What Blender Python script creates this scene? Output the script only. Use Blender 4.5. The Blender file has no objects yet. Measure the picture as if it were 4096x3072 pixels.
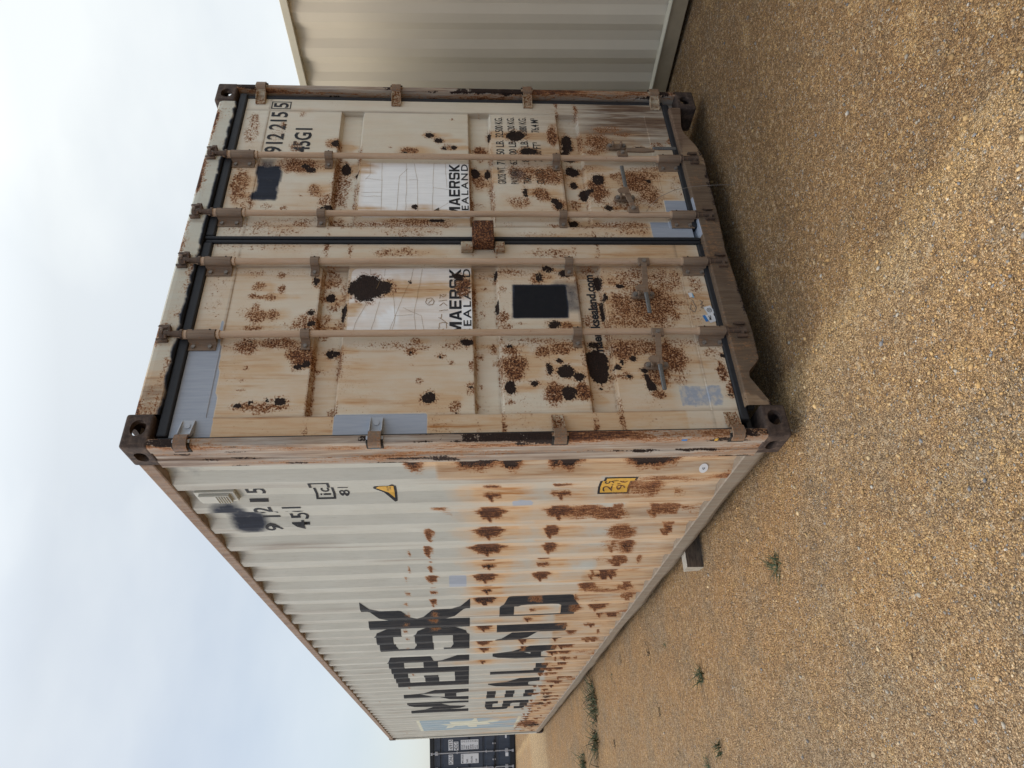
import bpy, bmesh, math, random
import numpy as np
from mathutils import Vector, Matrix

# ------------------------------------------------------------------ camera, world, sun
scene = bpy.context.scene
COL = scene.collection
R = math.radians

CAM = Vector((-1.3906, -2.6846, 1.4723))
RT = Vector((0.84756022, -0.53054888, -0.01263154))
UP = Vector((0.04937354, 0.05513186, 0.99725761))
FW = Vector((0.5283975, 0.84585954, -0.07292265))
cd = bpy.data.cameras.new('camera')
cam = bpy.data.objects.new('camera', cd)
COL.objects.link(cam)
# the photograph was taken with the phone turned on its side: up in the world points left in the frame
m3 = Matrix((-UP, RT, -FW)).transposed()
cam.matrix_world = Matrix.Translation(CAM) @ m3.to_4x4()
cd.sensor_width = 36.0
cd.lens = 24.617
cd.clip_start = 0.05
cd.clip_end = 2000
scene.camera = cam

SUN_EL, SUN_AZ = R(50), R(-58)     # azimuth measured clockwise from +y: veiled sun high on the viewer's left
world = bpy.data.worlds.new('World')
scene.world = world
world.use_nodes = True
wn, wl = world.node_tree.nodes, world.node_tree.links
wn.clear()
w_out = wn.new('ShaderNodeOutputWorld')
w_bg = wn.new('ShaderNodeBackground')
w_sky = wn.new('ShaderNodeTexSky')
w_sky.sky_type = 'NISHITA'
w_sky.sun_disc = False
w_sky.sun_elevation = SUN_EL
w_sky.sun_rotation = SUN_AZ
w_sky.air_density = 1.0
w_sky.dust_density = 2.0
w_bg.inputs['Strength'].default_value = 0.10
w_tc = wn.new('ShaderNodeTexCoord')
w_map = wn.new('ShaderNodeMapping')
w_map.inputs['Scale'].default_value = (1.0, 1.0, 2.2)
w_map.inputs['Location'].default_value = (0.35, 0.1, 0.2)
w_n = wn.new('ShaderNodeTexNoise')
w_n.inputs['Scale'].default_value = 1.7
w_n.inputs['Detail'].default_value = 5
w_n.inputs['Roughness'].default_value = 0.5
w_r = wn.new('ShaderNodeMapRange')
w_r.inputs['From Min'].default_value = 0.36
w_r.inputs['From Max'].default_value = 0.62
w_r.inputs['To Min'].default_value = -0.10
w_r.inputs['To Max'].default_value = 0.16
w_mix = wn.new('ShaderNodeMix')
w_mix.data_type = 'RGBA'
w_mix.inputs['B'].default_value = (7.3, 7.65, 7.75, 1)
wl.new(w_tc.outputs['Generated'], w_map.inputs['Vector'])
wl.new(w_map.outputs['Vector'], w_n.inputs['Vector'])
wl.new(w_n.outputs['Fac'], w_r.inputs['Value'])
w_dot = wn.new('ShaderNodeVectorMath'); w_dot.operation = 'DOT_PRODUCT'
_d = Vector((math.sin(R(70)) * math.cos(R(50)), math.cos(R(70)) * math.cos(R(50)), math.sin(R(50))))
w_dot.inputs[1].default_value = _d
wl.new(w_tc.outputs['Generated'], w_dot.inputs[0])
w_g = wn.new('ShaderNodeMapRange')
w_g.inputs['From Min'].default_value = 0.15; w_g.inputs['From Max'].default_value = 0.95
w_g.inputs['To Min'].default_value = 0.12; w_g.inputs['To Max'].default_value = 1.02
wl.new(w_dot.outputs['Value'], w_g.inputs['Value'])
w_add = wn.new('ShaderNodeMath'); w_add.operation = 'ADD'; w_add.use_clamp = True
wl.new(w_g.outputs['Result'], w_add.inputs[0]); wl.new(w_r.outputs['Result'], w_add.inputs[1])
wl.new(w_add.outputs[0], w_mix.inputs['Factor'])
wl.new(w_sky.outputs['Color'], w_mix.inputs['A'])
# an overcast sky is brighter overhead than towards the horizon
w_sep = wn.new('ShaderNodeSeparateXYZ'); wl.new(w_tc.outputs['Generated'], w_sep.inputs[0])
w_z = wn.new('ShaderNodeMapRange'); w_z.inputs['From Min'].default_value = 0.48; w_z.inputs['From Max'].default_value = 0.95
w_z.inputs['To Min'].default_value = 1.0; w_z.inputs['To Max'].default_value = 2.0
wl.new(w_sep.outputs['Z'], w_z.inputs['Value'])
w_y = wn.new('ShaderNodeMapRange'); w_y.inputs['From Min'].default_value = 0.15; w_y.inputs['From Max'].default_value = -0.6  # unseen sky behind the viewer, brightened to light the doors
w_y.inputs['To Min'].default_value = 1.0; w_y.inputs['To Max'].default_value = 1.4
wl.new(w_sep.outputs['Y'], w_y.inputs['Value'])
w_m = wn.new('ShaderNodeMath'); w_m.operation = 'MULTIPLY'
wl.new(w_z.outputs['Result'], w_m.inputs[0]); wl.new(w_y.outputs['Result'], w_m.inputs[1])
w_v = wn.new('ShaderNodeVectorMath'); w_v.operation = 'SCALE'
wl.new(w_mix.outputs['Result'], w_v.inputs[0]); wl.new(w_m.outputs[0], w_v.inputs['Scale'])
wl.new(w_v.outputs[0], w_bg.inputs['Color'])
wl.new(w_bg.outputs['Background'], w_out.inputs['Surface'])

sd = bpy.data.lights.new('sun', 'SUN')
sd.energy = 1.4
sd.angle = R(22)
sd.color = (1.0, 0.95, 0.87)
sun = bpy.data.objects.new('sun', sd)
COL.objects.link(sun)
sdir = Vector((math.sin(SUN_AZ) * math.cos(SUN_EL), math.cos(SUN_AZ) * math.cos(SUN_EL), math.sin(SUN_EL)))
sun.rotation_euler = sdir.to_track_quat('Z', 'Y').to_euler()
sun.location = (0, 0, 20)

scene.view_settings.view_transform = 'Standard'
scene.view_settings.look = 'None'
scene.view_settings.exposure = 0.38
scene.view_settings.gamma = 1.0
scene.view_settings.use_curve_mapping = False

rng = np.random.default_rng(7)
random.seed(5)
GZ = -0.07

# ------------------------------------------------------------------ node helpers
class NT:
    def __init__(s, name):
        s.m = bpy.data.materials.new(name)
        s.m.use_nodes = True
        s.n, s.l = s.m.node_tree.nodes, s.m.node_tree.links
        s.b = s.n['Principled BSDF']
        s.tc = s.n.new('ShaderNodeTexCoord')
    def put(s, sock, v):
        if isinstance(v, bpy.types.NodeSocket):
            s.l.new(v, sock)
        elif isinstance(v, tuple) and len(v) == 3 and sock.type == 'RGBA':
            sock.default_value = (*v, 1)
        else:
            sock.default_value = v
    def math(s, op, a, b=0.0, c=0.0, clamp=False):
        n = s.n.new('ShaderNodeMath'); n.operation = op; n.use_clamp = clamp
        s.put(n.inputs[0], a); s.put(n.inputs[1], b); s.put(n.inputs[2], c)
        return n.outputs[0]
    def mix(s, f, a, b, blend='MIX'):
        n = s.n.new('ShaderNodeMix'); n.data_type = 'RGBA'; n.blend_type = blend
        s.put(n.inputs['Factor'], f); s.put(n.inputs['A'], a); s.put(n.inputs['B'], b)
        return n.outputs['Result']
    def coord(s, scale=(1, 1, 1), loc=(0, 0, 0), out='Object'):
        n = s.n.new('ShaderNodeMapping')
        n.inputs['Scale'].default_value = scale
        n.inputs['Location'].default_value = loc
        s.l.new(s.tc.outputs[out], n.inputs['Vector'])
        return n.outputs[0]
    def noise(s, scale, detail=4, rough=0.6, vec=None, dist=0.0, color=False):
        n = s.n.new('ShaderNodeTexNoise')
        n.inputs['Scale'].default_value = scale
        n.inputs['Detail'].default_value = detail
        n.inputs['Roughness'].default_value = rough
        n.inputs['Distortion'].default_value = dist
        s.l.new(vec if vec is not None else s.tc.outputs['Object'], n.inputs['Vector'])
        return n.outputs['Color' if color else 'Fac']
    def voro(s, scale, vec=None, feature='F1', out='Color', rand=1.0):
        n = s.n.new('ShaderNodeTexVoronoi')
        n.feature = feature
        n.inputs['Scale'].default_value = scale
        n.inputs['Randomness'].default_value = rand
        s.l.new(vec if vec is not None else s.tc.outputs['Object'], n.inputs['Vector'])
        return n.outputs[out]
    def ramp(s, f, stops, interp='LINEAR'):
        n = s.n.new('ShaderNodeValToRGB'); n.color_ramp.interpolation = interp
        e = n.color_ramp.elements
        while len(e) < len(stops): e.new(0.5)
        for i, (p, c) in enumerate(stops):
            e[i].position = p; e[i].color = (*c, 1) if len(c) == 3 else c
        s.put(n.inputs['Fac'], f)
        return n.outputs['Color']
    def rng(s, v, a, b, c=0.0, d=1.0):
        n = s.n.new('ShaderNodeMapRange')
        s.put(n.inputs[0], v)
        for i, x in enumerate((a, b, c, d)): s.put(n.inputs[i + 1], x)
        return n.outputs[0]
    def bump(s, h, strength=0.3, dist=0.002, prev=None):
        n = s.n.new('ShaderNodeBump')
        n.inputs['Strength'].default_value = strength
        n.inputs['Distance'].default_value = dist
        s.put(n.inputs['Height'], h)
        if prev is not None: s.l.new(prev, n.inputs['Normal'])
        return n.outputs[0]
    def done(s, col, rough, normal=None, metal=0.0, spec=None):
        s.put(s.b.inputs['Base Color'], col)
        s.put(s.b.inputs['Roughness'], rough)
        s.put(s.b.inputs['Metallic'], metal)
        if spec is not None: s.b.inputs['Specular IOR Level'].default_value = spec
        if normal is not None: s.l.new(normal, s.b.inputs['Normal'])
        return s.m

def wear_mat(name, base, base2=None, rough=0.55, rust=0.0, tan=0.0, grime_shade=0.0, scratch=0.0, attrs=True,
             tanc=(0.53, 0.345, 0.195), bigrust=0.0, sk=1.0, solid=False):
    """aged painted steel: paint, rust stain streaks, rust speckle, rust-through scabs, primer and black touch-ups"""
    t = NT(name)
    streak = t.noise(1.0, 5, 0.62, t.coord((38, 38, 2.6)))
    streak2 = t.noise(1.0, 4, 0.6, t.coord((110, 110, 7), (3, 1, 0)))
    n_s = t.noise(112, 5, 0.70)
    n_m = t.noise(24, 5, 0.62, t.coord((1, 1, 1), (5, 2, 1)))
    n_l = t.noise(3.2, 4, 0.55)
    if attrs:
        a1 = t.n.new('ShaderNodeAttribute'); a1.attribute_name = 'w1'
        s1 = t.n.new('ShaderNodeSeparateColor'); t.l.new(a1.outputs['Color'], s1.inputs[0])
        a2 = t.n.new('ShaderNodeAttribute'); a2.attribute_name = 'w2'
        s2 = t.n.new('ShaderNodeSeparateColor'); t.l.new(a2.outputs['Color'], s2.inputs[0])
        A = dict(rust=s1.outputs[0], dark=s1.outputs[1], tan=s1.outputs[2], prim=s2.outputs[0], black=s2.outputs[1], grime_shade=s2.outputs[2])
    else:
        A = dict(rust=0.0, dark=0.0, tan=0.0, prim=0.0, black=0.0, grime_shade=0.0)
    ru = t.math('ADD', A['rust'], rust)
    if bigrust: ru = t.math('ADD', ru, t.math('MULTIPLY', t.math('SUBTRACT', n_l, 0.42), bigrust * 4))
    ta = t.math('ADD', A['tan'], tan)
    gr = t.math('ADD', A['grime_shade'], grime_shade)
    b2 = base2 or tuple(c * 0.86 for c in base)
    col = t.mix(t.rng(n_l, 0.3, 0.7), base, b2)
    col = t.mix(t.math('MULTIPLY', t.rng(streak2, 0.45, 0.75), 0.16), col, (0.20, 0.17, 0.12))
    if scratch:
        sc = t.noise(1.0, 6, 0.7, t.coord((420, 420, 9)))
        col = t.mix(t.math('MULTIPLY', t.rng(sc, 0.60, 0.66), scratch), col, (0.12, 0.10, 0.09))
    # tan bleed
    blot = t.noise(7, 4, 0.6, t.coord((1, 1, 0.45), (2, 7, 3)))
    f = t.math('MULTIPLY', ta, t.math('ADD', t.rng(streak, 0.30, 0.66, 0.5 - 0.15 * sk, 0.5 + 0.6 * sk), t.rng(blot, 0.3, 0.7, 0.0, 0.75 - 0.4 * sk + .25)), clamp=True)
    col = t.mix(f, col, t.mix(t.rng(streak2, 0.35, 0.7), tanc, (0.56, 0.42, 0.27)))
    f = t.math('MULTIPLY', t.math('MULTIPLY', ta, ta), t.rng(streak, 0.50 if solid else 0.55, 0.70, 0, 1.0 if solid else 0.55 + 0.4 * sk), clamp=True)
    col = t.mix(f, col, (0.36, 0.165, 0.055))
    # grime: brown smears along the length, plus shade painted on door panel edges
    f = t.math('MULTIPLY', gr, t.rng(streak, 0.36, 0.62, 0.75 - 0.65 * sk, 1.15), clamp=True)
    col = t.mix(f, col, t.mix(t.rng(streak2, 0.35, 0.65), (0.105, 0.062, 0.042), (0.20, 0.135, 0.09)))
    # primer patches and sprayed black
    fp = t.rng(t.math('ADD', A['prim'], t.math('MULTIPLY', t.math('SUBTRACT', n_m, 0.5), 0.35)), 0.46, 0.54)
    col = t.mix(fp, col, t.mix(t.rng(streak2, 0.3, 0.7), (0.29, 0.32, 0.37), (0.34, 0.37, 0.42)))
    # halo, speckle, scab
    v = t.math('MULTIPLY_ADD', ru, 0.245, t.math('MULTIPLY_ADD', n_s, 0.85, t.math('MULTIPLY', n_m, 0.15)))
    if solid: v = t.math('MULTIPLY_ADD', ru, 0.30, t.math('ADD', t.math('MULTIPLY', n_s, 0.45), t.math('MULTIPLY', t.noise(1.0, 4, 0.65, t.coord((130, 130, 22))), 0.55)))
    halo = t.math('MULTIPLY', t.rng(t.math('ADD', v, t.math('MULTIPLY', n_m, 0.25)), 0.70, 0.90), t.math('MULTIPLY', t.math('MINIMUM', ru, 1.0), 0.95), clamp=True)
    col = t.mix(halo, col, (0.44, 0.22, 0.09))
    spk = t.rng(v, 0.66, 0.76) if solid else t.rng(v, 0.670, 0.725)
    spk = t.math('MULTIPLY', spk, t.rng(ru, 0.02, 0.25))
    rc = t.ramp(t.math('ADD', t.rng(v, 0.69, 0.92), t.rng(t.noise(170, 4, 0.7), 0.3, 0.7, -0.25, 0.25)), ([(0.0, (0.40, 0.20, 0.085)), (0.3, (0.235, 0.098, 0.040)), (0.65, (0.125, 0.050, 0.024)), (1.0, (0.05, 0.023, 0.015))] if solid else [(0.0, (0.34, 0.155, 0.062)), (0.22, (0.20, 0.078, 0.030)), (0.48, (0.090, 0.035, 0.018)), (0.8, (0.034, 0.017, 0.012))]))
    col = t.mix(spk, col, rc)
    fb = t.rng(t.math('ADD', A['black'], t.math('MULTIPLY', t.math('SUBTRACT', n_m, 0.5), 0.40)), 0.25, 0.75)
    col = t.mix(fb, col, t.mix(t.rng(t.math('ADD', A['black'], t.math('MULTIPLY', t.math('SUBTRACT', streak, 0.5), 0.3)), 0.72, 0.95), (0.034, 0.040, 0.056), (0.010, 0.011, 0.014)))
    dk = t.rng(t.math('ADD', A['dark'], t.math('ADD', t.math('MULTIPLY', t.math('SUBTRACT', n_m, 0.5), 1.2), t.math('MULTIPLY', t.math('SUBTRACT', n_s, 0.5), 1.9))), 0.56, 0.66)
    dk = t.math('MULTIPLY', dk, t.rng(A['dark'], 0.05, 0.2))
    dc = t.ramp(t.noise(260, 3, 0.7), [(0.35, (0.012, 0.008, 0.007)), (0.6, (0.032, 0.018, 0.013)), (0.75, (0.085, 0.036, 0.020))])
    col = t.mix(dk, col, dc)
    rf = t.math('MAXIMUM', spk, t.math('MAXIMUM', dk, fb))
    rough_o = t.math('ADD', t.math('MULTIPLY', rf, 0.32), t.rng(n_m, 0.3, 0.7, rough - 0.06, rough + 0.08), clamp=True)
    h = t.math('ADD', t.math('MULTIPLY', spk, t.math('ADD', n_s, 0.3)), t.math('MULTIPLY', dk, t.noise(200, 3, 0.7)))
    nrm = t.bump(h, 0.55, 0.004)
    nrm = t.bump(t.noise(6, 3, 0.5), 0.25, 0.006, nrm)
    nrm = t.bump(t.noise(320, 3, 0.6), 0.12, 0.001, nrm)
    return t.done(col, rough_o, nrm, spec=0.22)

M = {}
M['door'] = wear_mat('aged_cream_door_paint', (0.63, 0.60, 0.49), (0.66, 0.65, 0.57), tan=0.17, rust=0.0, sk=0.45)
M['side'] = wear_mat('aged_grey_side_paint', (0.405, 0.412, 0.372), (0.455, 0.462, 0.42), tan=0.05, scratch=0.45, sk=0.5, solid=True)
M['sill'] = wear_mat('blackened_rusty_sill', (0.085, 0.062, 0.044), (0.045, 0.032, 0.024), tan=0.05, rust=0.10, sk=0.12, bigrust=.10, solid=True)
M['frame'] = wear_mat('weathered_frame_paint', (0.52, 0.54, 0.47), tan=0.12, rust=0.0)
M['post'] = wear_mat('streaked_post_paint', (0.42, 0.405, 0.37), (0.33, 0.28, 0.235), rough=0.5, tan=0.15, grime_shade=0.55, rust=0.0, scratch=0.7, solid=True)
M['rail'] = wear_mat('dusty_rail_paint', (0.21, 0.185, 0.145), (0.25, 0.22, 0.175), tan=0.0, grime_shade=0.45, rust=0.10, attrs=False)
M['toprail'] = wear_mat('rusty_top_rail', (0.24, 0.19, 0.155), (0.22, 0.17, 0.14), tan=0.2, grime_shade=0.75, rust=0.35, attrs=False)
M['hinge'] = wear_mat('rusty_cream_hinge', (0.50, 0.47, 0.36), tan=0.3, grime_shade=0.6, rust=0.58, attrs=False, bigrust=0.3)
M['hinge_primer'] = wear_mat('primer_grey_hinge', (0.36, 0.39, 0.43), (0.42, 0.45, 0.49), tan=0.0, grime_shade=0.05, rust=0.1, attrs=False)
M['knuckle'] = wear_mat('worn_brown_knuckle', (0.26, 0.19, 0.13), (0.14, 0.09, 0.065), rough=0.35, grime_shade=0.5, rust=0.45, attrs=False)
M['rod'] = wear_mat('dusty_tan_rod_paint', (0.54, 0.385, 0.28), (0.46, 0.33, 0.24), tan=0.4, grime_shade=0.2, rust=0.15, attrs=False, bigrust=0.12)
M['bracket'] = wear_mat('brown_bracket_steel', (0.21, 0.152, 0.11), (0.135, 0.10, 0.075), tan=0.1, grime_shade=0.5, rust=0.25, attrs=False)
M['cam'] = wear_mat('rusted_cam_steel', (0.060, 0.043, 0.034), (0.045, 0.03, 0.024), grime_shade=0.5, rust=0.25, attrs=False)
M['lockbox'] = wear_mat('heavily_rusted_lock_box', (0.28, 0.23, 0.17), tan=0.6, rust=1.25, grime_shade=0.9, attrs=False, bigrust=0.15)
M['decal_white'] = wear_mat('white_decal_film', (0.80, 0.81, 0.80), (0.84, 0.85, 0.84), rough=0.4, tan=0.0)
M['ink'] = wear_mat('black_lettering_paint', (0.012, 0.014, 0.019), (0.018, 0.020, 0.025), rough=0.6)
M['blue'] = wear_mat('faded_blue_emblem_paint', (0.235, 0.355, 0.44), (0.30, 0.41, 0.47), tan=0.12)
M['cream'] = wear_mat('cream_emblem_paint', (0.62, 0.62, 0.50))
M['roof'] = wear_mat('container_roof_paint', (0.42, 0.41, 0.36), rust=0.3, tan=0.3, attrs=False)

def plain(name, c, rough=0.6, metal=0.0, var=0.15, scale=40, bump=0.15, streaky=False, c2=None):
    t = NT(name)
    n = t.noise(scale, 4, 0.6, t.coord((1, 1, 0.12)) if streaky else None)
    c2 = c2 or tuple(x * (1 - var) for x in c)
    col = t.mix(t.rng(n, 0.3, 0.7), c, c2)
    return t.done(col, t.rng(n, 0.3, 0.7, rough - 0.05, rough + 0.08), t.bump(t.noise(scale * 4, 3, 0.6), bump, 0.002), metal, spec=0.25)

M['rubber'] = plain('aged_black_rubber', (0.017, 0.018, 0.021), 0.55, var=0.5, bump=0.3, c2=(0.026, 0.027, 0.03))
def casting_mat():
    t = NT('rough_cast_steel')
    n = t.noise(150, 5, 0.75)
    col = t.ramp(t.noise(35, 5, 0.65), [(0.3, (0.026, 0.018, 0.015)), (0.5, (0.060, 0.040, 0.031)), (0.7, (0.12, 0.082, 0.060))])
    return t.done(col, 0.78, t.bump(n, 0.7, 0.004), spec=0.3)
M['casting'] = casting_mat()
M['grip'] = plain('galvanised_handle_grip', (0.17, 0.17, 0.165), 0.5, 0.4, var=0.4, scale=120)
M['bolt'] = plain('dull_bolt_steel', (0.26, 0.23, 0.20), 0.5, 0.3, var=0.4, scale=200)
M['dark'] = plain('dark_underside_steel', (0.03, 0.026, 0.022), 0.8)
M['yellow'] = plain('faded_yellow_sticker', (0.62, 0.36, 0.065), 0.5, var=0.2)
M['stick_white'] = plain('white_sticker', (0.66, 0.67, 0.68), 0.5, var=0.12)
M['stick_blue'] = plain('blue_sticker', (0.05, 0.20, 0.48), 0.5)
M['stick_pale'] = plain('pale_blue_sticker', (0.22, 0.42, 0.55), 0.5)
M['pencil'] = plain('marker_scribble', (0.13, 0.12, 0.11), 0.7)
M['crack'] = plain('dark_film_crack', (0.36, 0.22, 0.10), 0.7, var=0.5)
M['beige'] = plain('beige_wall_paint', (0.62, 0.545, 0.42), 0.5, var=0.06, scale=2.5, bump=0.06)
M['beige_rail'] = plain('beige_rail_paint', (0.54, 0.49, 0.37), 0.5, var=0.10, scale=6, bump=0.06)
M['beige_base'] = plain('shaded_base_rail_paint', (0.33, 0.265, 0.175), 0.55, var=0.2, scale=9, bump=0.1)  # base rail in darker beige, its shade put into the colour
M['navy'] = plain('navy_container_paint', (0.060, 0.072, 0.095), 0.5, var=0.3, scale=9, bump=0.1, streaky=True)
M['navy_dark'] = plain('black_navy_frame_paint', (0.022, 0.024, 0.028), 0.55, var=0.3)
M['galv'] = plain('galvanised_rod_steel', (0.42, 0.42, 0.44), 0.45, 0.35, var=0.25)
def wood_mat(name, a, b):
    t = NT(name)
    g = t.noise(1.0, 5, 0.65, t.coord((6, 90, 60)), dist=0.4)
    col = t.ramp(g, [(0.3, b), (0.55, a), (0.72, tuple(x * 1.25 for x in a))])
    return t.done(col, 0.85, t.bump(g, 0.6, 0.004))
M['wood'] = wood_mat('weathered_timber', (0.125, 0.092, 0.065), (0.035, 0.026, 0.02))
M['wood_end'] = plain('pale_timber_end_grain', (0.42, 0.37, 0.29), 0.85, var=0.35, scale=60, bump=0.4)
M['wood_top'] = plain('grey_timber_top', (0.36, 0.33, 0.28), 0.85, var=0.3, scale=60, bump=0.4)

# ------------------------------------------------------------------ mesh helpers
def link(name, me, mat=None, parent=None):
    o = bpy.data.objects.new(name, me)
    COL.objects.link(o)
    if mat is not None:
        for mm in (mat if isinstance(mat, (list, tuple)) else [mat]):
            if me.materials.find(mm.name) < 0: me.materials.append(mm)
    if parent is not None: o.parent = parent
    return o

def empty(name, loc=(0, 0, 0)):
    o = bpy.data.objects.new(name, None); COL.objects.link(o); o.location = loc
    o.empty_display_size = 0.3
    return o

def tag(o, label=None, cat=None, group=None, kind=None):
    if label: o['label'] = label
    if cat: o['category'] = cat
    if group: o['group'] = group
    if kind: o['kind'] = kind
    return o

class MB:
    """collects shapes into one mesh"""
    def __init__(s): s.v, s.f, s.s, s.mi = [], [], [], []
    def add(s, vs, fs, smooth=False, mi=0):
        o = len(s.v); s.v += [tuple(v) for v in vs]
        s.f += [tuple(i + o for i in f) for f in fs]; s.s += [smooth] * len(fs); s.mi += [mi] * len(fs)
        return s
    def box(s, a, b, mi=0, rot=None, piv=None):
        (x0, y0, z0), (x1, y1, z1) = a, b
        vs = [(x, y, z) for z in (z0, z1) for y in (y0, y1) for x in (x0, x1)]
        if rot is not None:
            p = Vector(piv if piv else ((x0 + x1) / 2, (y0 + y1) / 2, (z0 + z1) / 2))
            vs = [tuple(rot @ (Vector(v) - p) + p) for v in vs]
        return s.add(vs, [(0, 2, 3, 1), (4, 5, 7, 6), (0, 1, 5, 4), (2, 6, 7, 3), (0, 4, 6, 2), (1, 3, 7, 5)], mi=mi)
    def cyl(s, p0, p1, r, n=12, r1=None, cap=True, mi=0):
        p0, p1 = Vector(p0), Vector(p1); r1 = r if r1 is None else r1
        d = (p1 - p0).normalized()
        a = d.orthogonal().normalized(); b = d.cross(a)
        vs = []
        for p, rr in ((p0, r), (p1, r1)):
            for i in range(n):
                t = 2 * math.pi * i / n
                vs.append(p + a * math.cos(t) * rr + b * math.sin(t) * rr)
        s.add(vs, [(i, (i + 1) % n, n + (i + 1) % n, n + i) for i in range(n)], True, mi)
        if cap:
            s.add(vs[:n], [tuple(reversed(range(n)))], mi=mi); s.add(vs[n:], [tuple(range(n))], mi=mi)
        return s
    def prism(s, pts, a, b, axis='z', mi=0, smooth=False):
        """closed 2D outline pts swept from a to b along axis"""
        n = len(pts)
        def mk(p, t):
            return {'z': (p[0], p[1], t), 'y': (p[0], t, p[1]), 'x': (t, p[0], p[1])}[axis]
        vs = [mk(p, a) for p in pts] + [mk(p, b) for p in pts]
        s.add(vs, [(i, (i + 1) % n, n + (i + 1) % n, n + i) for i in range(n)], smooth, mi)
        s.add(vs[:n], [tuple(reversed(range(n)))], mi=mi); s.add(vs[n:], [tuple(range(n))], mi=mi)
        return s
    def strip(s, pts, th, a, b, axis='z', mi=0):
        """open 2D polyline given thickness th and swept"""
        P = [Vector((p[0], p[1])) for p in pts]; L, Rr = [], []
        for i, p in enumerate(P):
            d = (P[min(i + 1, len(P) - 1)] - P[max(i - 1, 0)]).normalized(); nn = Vector((-d.y, d.x)) * th / 2
            L.append(p + nn); Rr.append(p - nn)
        return s.prism([tuple(q) for q in L + Rr[::-1]], a, b, axis, mi)
    def tube(s, pts, r, n=8, mi=0):
        P = [Vector(p) for p in pts]; rings = []; vs = []
        rr = r if isinstance(r, (list, tuple)) else [r] * len(P)
        for i, p in enumerate(P):
            d = (P[min(i + 1, len(P) - 1)] - P[max(i - 1, 0)]).normalized()
            a = d.orthogonal().normalized(); b = d.cross(a)
            for k in range(n):
                t = 2 * math.pi * k / n; vs.append(p + (a * math.cos(t) + b * math.sin(t)) * rr[i])
        fs = [(i * n + k, i * n + (k + 1) % n, (i + 1) * n + (k + 1) % n, (i + 1) * n + k) for i in range(len(P) - 1) for k in range(n)]
        fs += [tuple(reversed(range(n))), tuple(range((len(P) - 1) * n, len(P) * n))]
        return s.add(vs, fs, True, mi)
    def mesh(s, name):
        me = bpy.data.meshes.new(name); me.from_pydata(s.v, [], s.f)
        me.polygons.foreach_set('use_smooth', s.s); me.polygons.foreach_set('material_index', s.mi)
        bm = bmesh.new(); bm.from_mesh(me); bmesh.ops.recalc_face_normals(bm, faces=bm.faces); bm.to_mesh(me); bm.free()
        me.update(); return me
    def build(s, name, mat, parent=None, bevel=0.0, seg=2):
        o = link(name, s.mesh(name), mat, parent)
        if bevel:
            b = o.modifiers.new('bevel', 'BEVEL'); b.width = bevel; b.segments = seg; b.limit_method = 'ANGLE'; b.angle_limit = R(35)
        return o

def set_wear(me, fn):
    """store wear masks per vertex; fn maps vertex positions (n,3) to (n,6): rust dark tan primer black grime"""
    n = len(me.vertices); co = np.empty(n * 3, np.float32); me.vertices.foreach_get('co', co); co = co.reshape(-1, 3)
    w = np.clip(fn(co), 0, 1.6).astype(np.float32)
    for nm, sl in (('w1', w[:, :3]), ('w2', w[:, 3:])):
        a = me.attributes.new(nm, 'FLOAT_COLOR', 'POINT')
        c = np.ones((n, 4), np.float32); c[:, :3] = sl; a.data.foreach_set('color', c.ravel())

def grid_mesh(name, us, vs, fn, smooth=False):
    """regular grid; fn(U,V)->(X,Y,Z)"""
    U, V = np.meshgrid(us, vs, indexing='ij'); X, Y, Z = fn(U, V)
    n, m = U.shape; co = np.stack([X, Y, Z], -1).reshape(-1, 3).astype(np.float32)
    i = np.arange(n - 1)[:, None] * m + np.arange(m - 1)[None]
    q = np.stack([i, i + m, i + m + 1, i + 1], -1).reshape(-1, 4).astype(np.int32)
    me = bpy.data.meshes.new(name); me.vertices.add(len(co)); me.vertices.foreach_set('co', co.ravel())
    me.loops.add(q.size); me.loops.foreach_set('vertex_index', q.ravel()); me.polygons.add(len(q))
    me.polygons.foreach_set('loop_start', np.arange(len(q), dtype=np.int32) * 4)
    me.polygons.foreach_set('use_smooth', np.full(len(q), smooth)); me.update(calc_edges=True); me.validate()
    return me

def lines(a, b, step, *brk):
    n = max(2, int(round((b - a) / step)) + 1); s = list(np.linspace(a, b, n))
    s = [x for x in s if all(abs(x - k) > step * 0.3 for k in brk)] + [k for k in brk if a <= k <= b]
    return np.array(sorted(set([a, b] + s)))

# value noise for shaping in python
_tab = rng.random((64, 64))
def vn(x, y):
    x, y = np.asarray(x, float), np.asarray(y, float); xi, yi = np.floor(x).astype(int), np.floor(y).astype(int)
    fx, fy = x - xi, y - yi; fx = fx * fx * (3 - 2 * fx); fy = fy * fy * (3 - 2 * fy)
    g = lambda a, b: _tab[a % 64, b % 64]
    return (g(xi, yi) * (1 - fx) + g(xi + 1, yi) * fx) * (1 - fy) + (g(xi, yi + 1) * (1 - fx) + g(xi + 1, yi + 1) * fx) * fy
def fbm(x, y, o=3): return sum(vn(x * 2 ** i + 9 * i, y * 2 ** i + 5 * i) * 0.5 ** i for i in range(o)) / sum(0.5 ** i for i in range(o))

# ------------------------------------------------------------------ flat shapes from outlines and fonts
def curve_to_flat(cv):
    o = bpy.data.objects.new('tmp', cv); COL.objects.link(o)
    dg = bpy.context.evaluated_depsgraph_get(); dg.update()
    me = bpy.data.meshes.new_from_object(o.evaluated_get(dg))
    bpy.data.objects.remove(o); bpy.data.curves.remove(cv)
    return me

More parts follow.
